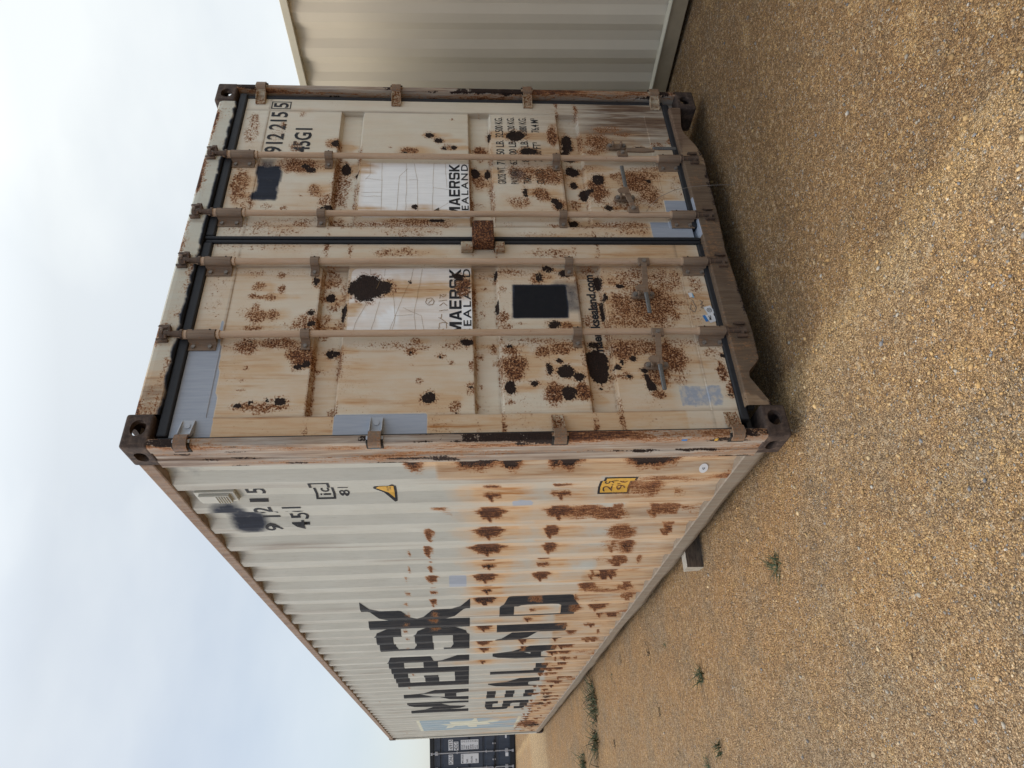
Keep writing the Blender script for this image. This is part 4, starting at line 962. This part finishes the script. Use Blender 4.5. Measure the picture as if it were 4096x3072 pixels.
# ink lettering
def txt(parent, s, a, b, c, d, bold=.020, sp=1.0, mat='ink', off=.0016):
    return on_door('lettering', fit(text_flat(s, bold, sp), a, b, c, d), M[mat], parent, off)
txt(doorR, '912 215', 1.876, 2.232, 2.468, 2.566)
txt(doorR, '5', 2.268, 2.312, 2.474, 2.560)
on_door('lettering', outline_flat([[(2.256, 2.460), (2.323, 2.460), (2.323, 2.574), (2.256, 2.574)], [(2.2615, 2.466), (2.3175, 2.466), (2.3175, 2.568), (2.2615, 2.568)]]), M['ink'], doorR, .0016)
txt(doorR, '45G1', 1.880, 2.088, 2.314, 2.412)
for s, a, b, c, d in (('GROSS WT.', 1.636, 1.775, 1.203, 1.250), ('71.650 LB.', 1.795, 2.004, 1.203, 1.250), ('32.500 KG.', 2.030, 2.212, 1.203, 1.250),
                      ('PAYLOAD', 1.637, 1.762, 1.132, 1.176), ('63.100 LB.', 1.795, 2.004, 1.132, 1.176), ('28.620 KG.', 2.030, 2.212, 1.132, 1.176),
                      ('TARE', 1.637, 1.705, 1.060, 1.106), ('8.550 LB.', 1.820, 2.004, 1.060, 1.106), ('3.880 KG.', 2.052, 2.212, 1.060, 1.106),
                      ('CU.CAP.', 1.640, 1.762, .986, 1.032), ('2.700 FT\u00b3', 1.822, 1.990, .986, 1.034), ('76.4 M\u00b3', 2.077, 2.206, .986, 1.034)):
    txt(doorR, s, a, b, c, d, .006, .95)
txt(doorL, 'www.maersksealand.com', .335, .994, .780, .828, .034, .98)
# small stickers
def sticker(parent, cx, cz, w, h, ang, mat, yv=None):
    c, s_ = math.cos(R(ang)), math.sin(R(ang))
    pts = [(cx + u * c - v * s_, cz + u * s_ + v * c) for u, v in ((-w / 2, -h / 2), (w / 2, -h / 2), (w / 2, h / 2), (-w / 2, h / 2))]
    return on_door('sticker', outline_flat([pts]), M[mat], parent, .0016, wear=False, g=.5)
sticker(doorL, .733, .223, .052, .040, 18, 'stick_white'); sticker(doorL, .684, .222, .050, .042, 20, 'stick_white'); sticker(doorL, .682, .252, .040, .016, 15, 'stick_blue')
sticker(doorL, .832, .300, .030, .020, 10, 'stick_white'); sticker(doorL, .828, .291, .028, .010, 10, 'stick_pale')
def ring(cx, cz, r, w):
    return outline_flat([[(cx + r * math.cos(t), cz + r * math.sin(t)) for t in np.linspace(0, 2 * math.pi, 20)[:-1]], [(cx + (r - w) * math.cos(t), cz + (r - w) * math.sin(t)) for t in np.linspace(0, 2 * math.pi, 20)[:-1]]])
on_door('lettering', ring(.733, .223, .013, .0025), M['ink'], doorL, .0028); txt(doorL, 'Q', .727, .739, .216, .230, off=.0028)
txt(doorL, 'MG', .672, .698, .222, .236, off=.0028)
for _p in ([[(.80, .262), (.782, .248), (.772, .262), (.762, .246), (.752, .262), (.744, .250)], [(.80, .300), (.75, .285), (.72, .300), (.74, .318), (.77, .310)]]): crack_lines(doorL, [_p], .003, True)
# wire hanging from the third rod
b = MB(); b.tube([(1.362, -.02, .46), (1.40, -.035, .43), (1.44, -.055, .38), (1.47, -.075, .30), (1.48, -.09, .20), (1.482, -.10, .09), (1.480, -.105, .02), (1.475, -.11, -.03)], .0014, 6)
b.build('seal_wire', M['bolt'], doorR)

# ------------------------------------------------------------------ markings on the long side
def on_side(name, me, mat, off=.0016, g=.05, wear=True, parent=None):
    n_ = len(me.vertices); co = np.empty(n_ * 3, np.float32); me.vertices.foreach_get('co', co); co = co.reshape(-1, 3); lo, hi = co.min(0), co.max(0)
    cut(me, [f for f in FOLDS if lo[0] < f < hi[0]] + list(np.arange(math.floor(lo[0] / g) * g, hi[0], g)), list(np.arange(math.floor(lo[1] / g) * g, hi[1], g)))
    place(me, lambda y, z: (px(y) + .006 * (fbm(y * 2.1, z * 2.5) - .5) - off, y, z))
    if wear: set_wear(me, wear_ink_side if mat is M['ink'] else wear_side)
    return link(name, me, mat, parent or sideL)
for ch, yl, yr in (('M', 8.64, 7.665), ('A', 7.49, 6.604), ('E', 6.285, 5.575), ('R', 5.45, 4.660), ('S', 4.398, 3.535), ('K', 3.430, 2.660)):
    on_side('lettering', glyph(ch, yl, yr, 1.423, 2.250), M['ink'])
for ch, yl, yr in (('S', 8.585, 7.80), ('E', 7.625, 6.955), ('A', 6.70, 6.09), ('L', 5.785, 5.175), ('A', 4.985, 4.32), ('N', 4.10, 3.500), ('D', 3.225, 2.595)):
    on_side('lettering', glyph(ch, yl, yr, .582, 1.188), M['ink'])
def stext(s, yl, yr, c, d, bold=.012, mat='ink', off=.0016): return on_side('lettering', fit(text_flat(s, bold), yl, yr, c, d), M[mat], off, .05)
stext('912215', 1.030, .535, 2.437, 2.532); stext('45G1', 1.015, .705, 2.290, 2.386)
on_side('lettering', outline_flat([[(.655, 2.105), (.42, 2.105), (.42, 2.203), (.655, 2.203)], [(.645, 2.117), (.43, 2.117), (.43, 2.191), (.645, 2.191)]]), M['ink'])
stext('i', .632, .618, 2.128, 2.180, .0); stext('c', .600, .552, 2.128, 2.170); stext('81', .640, .540, 2.034, 2.086)
on_side('warning_sticker', outline_flat([[(.675, 1.800), (.465, 1.800), (.455, 1.812), (.556, 1.912), (.574, 1.912), (.680, 1.812)]]), M['ink'], .0014)
on_side('warning_sticker', outline_flat([[(.655, 1.812), (.475, 1.812), (.565, 1.900)]]), M['yellow'], .0026, wear=False)
stext('CAUTION', .60, .53, 1.838, 1.846, .0, off=.0036); stext('HIGH', .585, .545, 1.826, 1.834, .0, off=.0036)
on_side('height_sticker', outline_flat([[(.665, .608), (.43, .608), (.43, .774), (.665, .774)]]), M['ink'], .0014)
on_side('height_sticker', outline_flat([[(.655, .620), (.44, .620), (.44, .762), (.655, .762)]]), M['yellow'], .0026, wear=False)
stext('2.9m', .648, .465, .700, .750, .0, off=.0038); stext("9'6\"", .640, .490, .632, .682, .0, off=.0038)
on_side('round_sticker', outline_flat([[(.372 + .026 * math.cos(t), .296 + .022 * math.sin(t)) for t in np.linspace(0, 2 * math.pi, 20)[:-1]]]), M['stick_white'], .003, wear=False)
stext('c', .378, .366, .290, .302, off=.0044)
# emblem: blue square with a seven-pointed star
on_side('emblem', outline_flat([[(10.98, .575), (9.45, .575), (9.45, 2.245), (10.98, 2.245)]]), M['cream'], .0014, .1)
on_side('emblem', outline_flat([[(10.93, .625), (9.50, .625), (9.50, 2.195), (10.93, 2.195)]]), M['blue'], .0026, .1)
star = []
for k in range(14):
    t = R(90 + k * 360 / 14); rr = .62 if k % 2 == 0 else .27
    star.append((10.215 - rr * math.cos(t) * .98, 1.43 + rr * math.sin(t) * 1.02))
on_side('emblem_star', outline_flat([star]), M['cream'], .0038, .1)
# ventilator
b = MB().box((.022, .530, 2.575), (.0425, .640, 2.765)).box((.006, .545, 2.600), (.024, .628, 2.745))
for k in range(5): b.box((.001, .550, 2.610 + k * .012), (.008, .624, 2.616 + k * .012))
b.build('ventilator', M['side'], sideL, .006)
# stickers on the corner post side
def post_sticker(y0, y1, z0, z1, mat):
    b = MB(); b.add([(-.0008 if True else 0, y, z) for y, z in ((y0, z0), (y1, z0), (y1, z1), (y0, z1))], [(0, 1, 2, 3)]); 
    b.build('sticker', M[mat], box)
post_sticker(.030, .056, 1.826, 1.866, 'stick_pale'); post_sticker(.018, .040, .335, .350, 'yellow'); post_sticker(.020, .036, .475, .500, 'stick_blue')
t_ = fit(text_flat('NG', .012), .052, .034, 1.832, 1.846); place(t_, lambda y, z: (y * 0 - .0016, y, z)); link('lettering', t_, M['ink'], box)

# ------------------------------------------------------------------ ground
def gz(x, y):
    x, y = np.asarray(x, float), np.asarray(y, float)
    rise = np.clip((y - 4.5) / 7.0, 0, 1); rise = rise * rise * (3 - 2 * rise)
    drop = np.clip((y - 13) / 7, 0, 1)
    z = GZ + .062 * rise - .035 * drop + .030 * (fbm(x * .9 + 20, y * .9 + 11) - .5) + .010 * (fbm(x * 5 + 30, y * 5 + 9) - .5)
    z = z + .016 * np.exp(-((x - .22 + .12 * (fbm(x * 0 + 3, y * 1.7) - .5)) / .055) ** 2) * np.clip((1.4 - y) / .8, 0, 1) - .010 * np.clip((x - .28) / .08, 0, 1) * np.clip((1.0 - x) / .3, 0, 1) * np.clip((.6 - y) / .5, 0, 1)
    return z
k = np.linspace(-1, 1, 420)
sx = np.sinh(k * 5.2) / math.sinh(5.2) * 420
me = grid_mesh('ground', sx + 0.4, sx + 2.0, lambda U, V: (U, V, gz(U, V) + .0), True)
def ground_mat():
    t = NT('gravelly_sand')
    geo = t.tc.outputs['Object']
    warp = t.mix(0.012, geo, t.noise(30, 2, 0.5, color=True))
    n0 = t.noise(0.55, 4, 0.6); n1 = t.noise(2.3, 5, 0.65); n2 = t.noise(14, 4, 0.65)
    base = t.mix(t.rng(n0, 0.34, 0.66), (0.50, 0.300, 0.138), (0.43, 0.280, 0.150))
    base = t.mix(t.rng(n1, 0.46, 0.68, 0, 0.8), base, (0.345, 0.265, 0.18))
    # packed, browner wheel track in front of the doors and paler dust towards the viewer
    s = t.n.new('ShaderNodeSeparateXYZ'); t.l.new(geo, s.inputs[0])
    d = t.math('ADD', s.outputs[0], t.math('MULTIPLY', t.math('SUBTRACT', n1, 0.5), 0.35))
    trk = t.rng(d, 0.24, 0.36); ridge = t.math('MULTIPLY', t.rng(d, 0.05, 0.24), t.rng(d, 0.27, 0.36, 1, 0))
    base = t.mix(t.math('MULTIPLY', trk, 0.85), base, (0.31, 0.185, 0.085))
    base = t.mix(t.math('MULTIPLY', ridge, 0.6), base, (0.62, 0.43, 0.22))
    d2 = t.math('ADD', s.outputs[0], t.math('MULTIPLY', t.math('SUBTRACT', n0, 0.5), 0.5))
    base = t.mix(t.math('MULTIPLY', t.rng(d2, -0.75, -1.3), 0.4), base, (0.40, 0.30, 0.20))
    # pale sand strip across the far yard
    e = t.math('ADD', s.outputs[1], t.math('MULTIPLY', t.math('SUBTRACT', n1, 0.5), 1.5))
    strip = t.math('MULTIPLY', t.rng(e, 11.4, 11.8), t.rng(e, 15.0, 15.6, 1, 0))
    base = t.mix(t.math('MULTIPLY', strip, 0.85), base, (0.55, 0.40, 0.235))
    n5 = t.noise(6.5, 5, 0.7, t.coord((1, 1, 1), (4, 9, 0)))
    base = t.mix(t.rng(n5, 0.52, 0.66, 0, 0.55), base, (0.30, 0.225, 0.145))
    base = t.mix(t.rng(n5, 0.46, 0.34, 0, 0.55), base, (0.60, 0.40, 0.19))
    v1 = t.voro(185, warp); v1d = t.voro(185, warp, out='Distance')
    v2 = t.voro(80, warp); v2d = t.voro(80, warp, out='Distance')
    v3 = t.voro(380, warp)
    def val(c):
        q = t.n.new('ShaderNodeSeparateColor'); t.l.new(c, q.inputs[0]); return q.outputs
    a, b_, c_ = val(v1), val(v2), val(v3)
    g = t.ramp(a[0], [(0.0, (0.32, 0.31, 0.30)), (0.25, (0.72, 0.62, 0.50)), (0.55, (1.0, 1.0, 1.0)), (0.85, (1.35, 1.30, 1.15)), (1.0, (1.7, 1.75, 1.7))])
    col = t.mix(0.80, base, g, 'MULTIPLY')
    g3 = t.ramp(c_[1], [(0.0, (0.45, 0.42, 0.38)), (0.5, (1, 1, 1)), (1.0, (1.5, 1.5, 1.45))])
    col = t.mix(0.7, col, g3, 'MULTIPLY')
    grey = t.math('MULTIPLY', t.rng(b_[0], 0.93, 0.94), t.rng(v2d, 0.30, 0.42, 1, 0))
    col = t.mix(grey, col, t.mix(b_[1], (0.19, 0.20, 0.21), (0.45, 0.43, 0.39)))
    wh = t.math('MULTIPLY', t.rng(a[1], 0.975, 0.98), t.rng(v1d, 0.28, 0.4, 1, 0))
    col = t.mix(wh, col, (0.75, 0.73, 0.68))
    col = t.mix(t.math('MULTIPLY', t.rng(v1d, 0.45, 0.75), 0.5), col, (0.09, 0.055, 0.03))
    blot = t.noise(38, 3, 0.75)
    col = t.mix(t.math('MULTIPLY', t.rng(blot, 0.52, 0.62), 0.42), col, (0.12, 0.08, 0.05))
    col = t.mix(t.math('MULTIPLY', t.rng(blot, 0.44, 0.36), 0.40), col, (0.72, 0.58, 0.40))
    h = t.math('ADD', t.math('MULTIPLY', v1d, -0.9), t.math('ADD', t.math('MULTIPLY', v2d, -0.5), t.math('MULTIPLY', n2, 0.6)))
    nrm = t.bump(h, 1.0, 0.013)
    return t.done(col, 0.92, nrm, spec=0.2)
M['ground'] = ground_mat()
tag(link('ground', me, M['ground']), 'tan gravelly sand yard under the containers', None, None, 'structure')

# loose stones, one mesh
def stones(n_, r0, r1, smin, smax, name, label):
    phi = (1 + 5 ** .5) / 2
    iv = np.array([(-1, phi, 0), (1, phi, 0), (-1, -phi, 0), (1, -phi, 0), (0, -1, phi), (0, 1, phi), (0, -1, -phi), (0, 1, -phi), (phi, 0, -1), (phi, 0, 1), (-phi, 0, -1), (-phi, 0, 1)]) / math.sqrt(1 + phi * phi)
    tf = np.array([(0, 11, 5), (0, 5, 1), (0, 1, 7), (0, 7, 10), (0, 10, 11), (1, 5, 9), (5, 11, 4), (11, 10, 2), (10, 7, 6), (7, 1, 8), (3, 9, 4), (3, 4, 2), (3, 2, 6), (3, 6, 8), (3, 8, 9), (4, 9, 5), (2, 4, 11), (6, 2, 10), (8, 6, 7), (9, 8, 1)])
    iv = iv[[i for i in range(12)]]
    rr = np.exp(rng.uniform(math.log(r0), math.log(r1), n_)); an = rng.uniform(-1.25, 1.6, n_)
    x = CAM.x + rr * np.sin(an); y = CAM.y + rr * np.cos(an)
    ok = ~((x > .05) & (x < 2.4) & (y > .25)) & (x < 3.3); x, y = x[ok], y[ok]; n = len(x)
    s = smin * (smax / smin) ** (rng.random(n) ** 2.6)
    sc = s[:, None] * rng.uniform(.65, 1.35, (n, 3)) * np.array([1, 1, .62])
    jit = 1 + rng.uniform(-.28, .28, (n, 12))
    th = rng.uniform(0, 2 * math.pi, n); tl = rng.uniform(-.5, .5, n)
    V = iv[None] * jit[..., None] * sc[:, None, :]
    c, si = np.cos(th)[:, None], np.sin(th)[:, None]; c2, s2 = np.cos(tl)[:, None], np.sin(tl)[:, None]
    Y, Z = V[..., 1] * c2 - V[..., 2] * s2, V[..., 1] * s2 + V[..., 2] * c2
    X, Y = V[..., 0] * c - Y * si, V[..., 0] * si + Y * c
    z = gz(x, y) + s * .22
    co = np.stack([X + x[:, None], Y + y[:, None], Z + z[:, None]], -1).reshape(-1, 3).astype(np.float32)
    F = (tf[None] + 12 * np.arange(n)[:, None, None]).reshape(-1, 3).astype(np.int32)
    me = bpy.data.meshes.new(name); me.vertices.add(len(co)); me.vertices.foreach_set('co', co.ravel())
    me.loops.add(F.size); me.loops.foreach_set('vertex_index', F.ravel()); me.polygons.add(len(F))
    me.polygons.foreach_set('loop_start', np.arange(len(F), dtype=np.int32) * 3); me.update(calc_edges=True)
    pal = np.array([(.49, .300, .120), (.55, .365, .165), (.42, .265, .115), (.58, .43, .24), (.32, .20, .10), (.27, .25, .22), (.20, .21, .22), (.42, .38, .31), (.60, .57, .50)])
    pr = np.array([.24, .19, .18, .12, .10, .055, .045, .05, .010]); ci = rng.choice(len(pal), n, p=pr / pr.sum())
    colr = pal[ci] * rng.uniform(.8, 1.2, (n, 1))
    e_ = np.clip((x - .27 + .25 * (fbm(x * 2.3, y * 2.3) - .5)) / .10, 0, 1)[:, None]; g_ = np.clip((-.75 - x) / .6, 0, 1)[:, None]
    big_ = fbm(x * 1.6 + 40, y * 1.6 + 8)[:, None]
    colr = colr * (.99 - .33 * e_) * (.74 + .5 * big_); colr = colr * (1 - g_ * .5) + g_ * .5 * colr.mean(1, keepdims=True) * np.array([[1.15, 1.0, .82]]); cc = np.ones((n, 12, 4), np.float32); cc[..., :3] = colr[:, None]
    a = me.attributes.new('tone', 'FLOAT_COLOR', 'POINT'); a.data.foreach_set('color', cc.ravel())
    return tag(link(name, me, M['stone']), label, None, None, 'stuff')
t = NT('loose_stone'); a = t.n.new('ShaderNodeAttribute'); a.attribute_name = 'tone'
nn_ = t.noise(240, 3, 0.6)
M['stone'] = t.done(t.mix(t.rng(nn_, .3, .7), t.mix(0.35, a.outputs['Color'], (.27, .175, .092)), a.outputs['Color']), .88, t.bump(nn_, .3, .002), spec=.2)
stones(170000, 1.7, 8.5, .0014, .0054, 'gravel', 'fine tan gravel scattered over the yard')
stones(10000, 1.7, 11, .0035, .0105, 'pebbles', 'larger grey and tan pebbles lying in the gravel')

# ------------------------------------------------------------------ timber under the rail
b = MB(); th = -.10; rot = Matrix.Rotation(th, 3, 'Z')
x0, x1, y0, y1, z0, z1 = -.078, 2.50, 1.655, 1.758, GZ - .03, .044
pv = (x0, y0, 0)
def bx(p): q = rot @ (Vector(p) - Vector(pv)) + Vector(pv); return tuple(q)
vs = [bx((x, y, z)) for z in (z0, z1) for y in (y0, y1) for x in (x0, x1)]
vs[4] = bx((x0 + .004, y0 + .002, z1)); vs[6] = bx((x0 - .006, y1, z1 - .004))
b.add(vs, [(0, 1, 5, 4), (2, 6, 7, 3), (1, 3, 7, 5), (0, 2, 3, 1)], mi=0); b.add(vs, [(0, 4, 6, 2)], mi=1); b.add(vs, [(4, 5, 7, 6)], mi=2)
o = link('timber_block', b.mesh('timber_block'), [M['wood'], M['wood_end'], M['wood_top']])
m_ = o.modifiers.new('b', 'BEVEL'); m_.width = .003; m_.segments = 2
tag(o, 'weathered timber block sticking out under the side rail of the rusty container', 'timber block')

# ------------------------------------------------------------------ weeds
M['grass'] = plain('green_weed_blade', (0.062, 0.085, 0.036), 0.6, var=0.45, scale=20)
M['dry'] = plain('dry_brown_weed', (0.085, 0.055, 0.03), 0.8, var=0.4)
def weed(x, y, n, ln, spread, mat, name, label, cat, group, seed, lean=(0, 0), flat=.5):
    q = random.Random(seed); b = MB(); z0 = float(gz(x, y))
    for i in range(n):
        ang = q.uniform(0, 2 * math.pi); l = ln * q.uniform(.45, 1.1); w = q.uniform(.0016, .0034) * (1 + ln * 3)
        bx_, by_ = q.gauss(0, spread * .22), q.gauss(0, spread * .22)
        dx, dy = math.cos(ang) + lean[0], math.sin(ang) + lean[1]; up = q.uniform(.25, 1.2) * (1 - flat * .6); pts = []
        for k in range(5):
            f = k / 4; pts.append((bx_ + dx * l * f * .7, by_ + dy * l * f * .7, l * up * (f - .45 * f * f) * 1.1))
        nx, ny = -dy, dx; nl = math.hypot(nx, ny) + 1e-6; nx, ny = nx / nl, ny / nl
        vs = []
        for k, p in enumerate(pts):
            ww = w * (1 - (k / 4) ** 1.5 * .92); vs += [(p[0] - nx * ww, p[1] - ny * ww, p[2]), (p[0] + nx * ww, p[1] + ny * ww, p[2]), (p[0], p[1], p[2] + ww * .8)]
        fs = []
        for k in range(4): a = k * 3; fs += [(a, a + 3, a + 5, a + 2), (a + 2, a + 5, a + 4, a + 1), (a + 1, a + 4, a + 3, a)]
        b.add(vs, fs)
    o = b.build(name, M[mat]); o.location = (x, y, z0 - .002)
    return tag(o, label, cat, group)
G1 = 'green weeds growing in the gravel'
weed(-.382, .650, 34, .11, .12, 'grass', 'weed', 'green weed nearest the viewer, beside the timber block in open gravel', 'weed', G1, 1)
weed(-.653, 2.09, 40, .13, .10, 'grass', 'weed', 'upright green weed out in the gravel level with the lettered wall', 'weed', G1, 2, flat=.2)
weed(-1.085, 1.996, 26, .12, .09, 'grass', 'weed', 'dense small weed at the frame edge beside a sparse one', 'weed', G1, 3, flat=.2)
weed(-1.16, 2.29, 14, .12, .10, 'grass', 'weed', 'sparse weed cut by the frame edge', 'weed', G1, 4)
weed(-.30, 6.22, 80, .34, .42, 'grass', 'weed', 'largest green weed clump near the container rail', 'weed', G1, 5, (.3, 0), .5)
weed(-.62, 6.38, 60, .30, .36, 'grass', 'weed', 'green weed clump trailing out from the largest one', 'weed', G1, 6, (-.4, 0), .6)
weed(-.83, 7.45, 60, .30, .3, 'grass', 'weed', 'farthest green weed clump in the yard', 'weed', G1, 7)
weed(-.308, 2.855, 8, .06, .04, 'grass', 'weed', 'tiny green sprig by the brown dried scraps', 'weed', G1, 8)
weed(-.154, 5.06, 10, .08, .06, 'grass', 'weed', 'tiny weed near the rail in front of the largest clump', 'weed', G1, 9)
G2 = 'brown dried weeds on the gravel'
weed(-.269, 3.42, 16, .12, .12, 'dry', 'dried_weed', 'brown dried scrap nearest the rail and the viewer', 'dried weed', G2, 11, flat=1.2)
weed(-.715, 3.33, 14, .09, .10, 'dry', 'dried_weed', 'brown dried scrap farthest out from the rail', 'dried weed', G2, 12, flat=1.2)
weed(-.105, 4.52, 12, .10, .08, 'dry', 'dried_weed', 'thin brown dried stalks against the rail', 'dried weed', G2, 23, flat=1.2)
weed(-.78, 5.36, 20, .10, .05, 'dry', 'dried_weed', 'brown dried scrap just short of the green clumps', 'dried weed', G2, 14, flat=1.2)

weed(-.20, 6.28, 40, .38, .5, 'dry', 'dried_weed', 'dry brown stems tangled in the largest green clump', 'dried weed', G2, 31, (.4, 0), .7)
weed(-.66, 6.42, 30, .34, .5, 'dry', 'dried_weed', 'dry brown stems trailing outward from the green clumps', 'dried weed', G2, 32, (-.5, 0), .8)

# ------------------------------------------------------------------ beige container on the right
bg = empty('beige_container', (3.085, 0, -.052)); bg.rotation_euler = (R(-1.1), 0, 0)
tag(bg, 'plain beige container wall with wide corrugations beside the rusty container', 'shipping container')
PB = .248
def pb(y):
    t = np.mod(np.asarray(y, float) + .0335, PB)
    return .030 + np.where(t < .058, .022 * t / .058, np.where(t < .126, .022, np.where(t < .184, .022 * (1 - (t - .126) / .058), 0)))
fl = sorted([-.0335 + PB * n + o for n in range(-20, 48) for o in (0, .058, .126, .184)]); fl = [f for f in fl if -3.9 < f < 8.1]
ys = np.array([-4.0] + fl + [8.2])
me = grid_mesh('side_panel', ys[::-1], np.linspace(.10, 2.60, 12), lambda U, V: (pb(U) + .004 * (fbm(U * .8, V * 1.1) - .5), U, V)); link('side_panel', me, M['beige'], bg)
b = MB(); b.prism([(0, .006), (.10, .0), (.10, .112), (.014, .118), (.006, .112)], -4.0, 8.2, 'y'); b.build('base_rail', M['beige_base'], bg, .003)
b = MB(); b.prism([(-.004, .110), (.018, .119), (.030, .124), (.030, .128), (-.004, .116)], -4.0, 8.2, 'y'); b.build('rail_lip', M['beige_rail'], bg)
b = MB(); b.prism([(0, 2.590), (.08, 2.590), (.08, 2.648), (0, 2.640)], -4.0, 8.2, 'y'); b.build('top_rail', M['beige_rail'], bg, .004)
b = MB(); b.box((.08, -3.99, .02), (2.40, 8.19, 2.63)); b.build('body', M['beige'], bg)
for y_ in (-4.05, 8.15):
    for x_ in (0, 2.3): MB().box((x_, y_, .0), (x_ + .12, y_ + .1, 2.645)).build('corner_post', M['beige_rail'], bg, .004)

# ------------------------------------------------------------------ navy container far away
nv = empty('navy_container', (-1.14, 22.10, -.04)); nv.rotation_euler = (0, 0, -.5585)
tag(nv, 'dark navy container seen end-on far behind the rusty one', 'shipping container')
HN = 2.591
def nlocal(nm, mesh_or_mb, mat, parent=nv, bev=0):
    return mesh_or_mb.build(nm, mat, parent, bev)
for ix in (0, 1):
    for iz in (0, 1):
        o = bpy.data.objects.new('corner_casting', CAST.copy()); COL.objects.link(o); o.parent = nv
        o.data.materials.clear(); o.data.materials.append(M['navy_dark'])
        o.location = (W * ix, 0, HN - .118 if iz else .118); o.scale = (1 - 2 * ix, 1, 1 if iz else -1)
b = MB(); b.box((.0, .15, .12), (W, 12.19, HN - .02)); b.build('body', M['navy'], nv)
for x_ in (0, W - .075): MB().box((x_, .01, .118), (x_ + .075, .15, HN - .118)).build('corner_post', M['navy_dark'], nv, .006)
MB().box((.16, .012, HN - .125), (W - .16, .12, HN - .01)).build('door_header', M['navy_dark'], nv, .005)
MB().box((.16, .012, .02), (W - .16, .12, .165)).build('door_sill', M['navy_dark'], nv, .005)
NB = ((2.27, 2.16), (1.42, 1.35), (.99, .89), (.62, .48))
nd = []
for (x0, x1, a, c) in ((.08, 1.205, .16, 1.12), (1.235, 2.36, 1.32, 2.28)):
    me = door_leaf_mesh(x0, x1, .17, 2.46, a, c, NB, .055, .035, (.25, 2.38), .08, .004, False)
    nd.append(link('door', me, M['navy'], nv))
for d, x in ((nd[0], .62), (nd[0], 1.09), (nd[1], 1.347), (nd[1], 1.83)):
    b = MB().cyl((x, .02, .06), (x, .02, 2.52), .017, 10); b.build('lock_rod', M['galv'], d)
    for z in (.27, 2.38):
        MB().box((x - .055, .012, z - .045), (x + .055, .052, z + .045)).cyl((x, .018, z - .05), (x, .018, z + .05), .03, 10).build('rod_bracket', M['galv'], d, .004)
    for z in (.88, 1.76): MB().box((x - .03, .006, z - .02), (x + .03, .052, z + .02)).build('rod_clip', M['galv'], d, .003)
    for z, s in ((2.53, 1), (.085, -1)):
        MB().prism([(x - .045, z - .03), (x + .045, z - .03), (x + .03, z + .035), (x, z + .01), (x - .03, z + .035)], -.005, .02, 'y').build('cam', M['galv'], d, .003)
    MB().box((x + .0, -.006, .615), (x + .05, .02, .68)).box((x + .05, .0, .635), (x + .36, .012, .66)).build('handle', M['navy_dark'], d, .003)
    MB().box((x + .21, .012, .60), (x + .25, .05, .70)).build('handle_catch', M['galv'], d, .004)
def plate(a, b_, c, d): MB().box((a, .048, c), (b_, .0545, d)).build('sign_plate', M['stick_white'], nd[1], .001)
def ptxt(s, a, b_, c, d, bold=.01):
    me = fit(text_flat(s, bold), a, b_, c, d); place(me, lambda x, z: (x, x * 0 + .0465, z)); link('lettering', me, M['ink'], nd[1])
plate(1.467, 1.768, 1.886, 2.02); ptxt('PONU', 1.485, 1.750, 1.902, 2.004)
plate(1.885, 2.215, 1.886, 2.02); ptxt('16915', 1.897, 2.203, 1.902, 2.004)
plate(1.885, 2.148, 1.722, 1.86); ptxt('42G1', 1.900, 2.133, 1.738, 1.844)
plate(1.475, 1.772, 1.117, 1.65); plate(1.898, 2.19, 1.117, 1.65)
for i, s in enumerate(('MAX.GROSS', 'TARE', 'PAYLOAD', 'CUBE')):
    z = 1.575 - i * .138; ptxt(s, 1.495, 1.495 + .029 * len(s), z, z + .052)
for i, (s, u) in enumerate((('32500', 'KG'), ('71650', 'LB'), ('3800', 'KG'), ('8380', 'LB'), ('28700', 'KG'), ('63270', 'LB'), ('67.7', 'M3'), ('2390', 'FT'))):
    z = 1.592 - i * .062 - (i // 2) * .008; ptxt(s, 1.915, 1.915 + .026 * len(s), z, z + .040); ptxt(u, 2.12, 2.17, z, z + .040)
plate(1.635, 1.748, .213, .305); plate(2.19, 2.28, .26, .31)
for z in (.45, 1.0, 1.6, 2.15):
    for x in (.03, W - .10): MB().box((x, .0, z - .03), (x + .07, .05, z + .03)).build('hinge', M['navy_dark'], nv, .004)
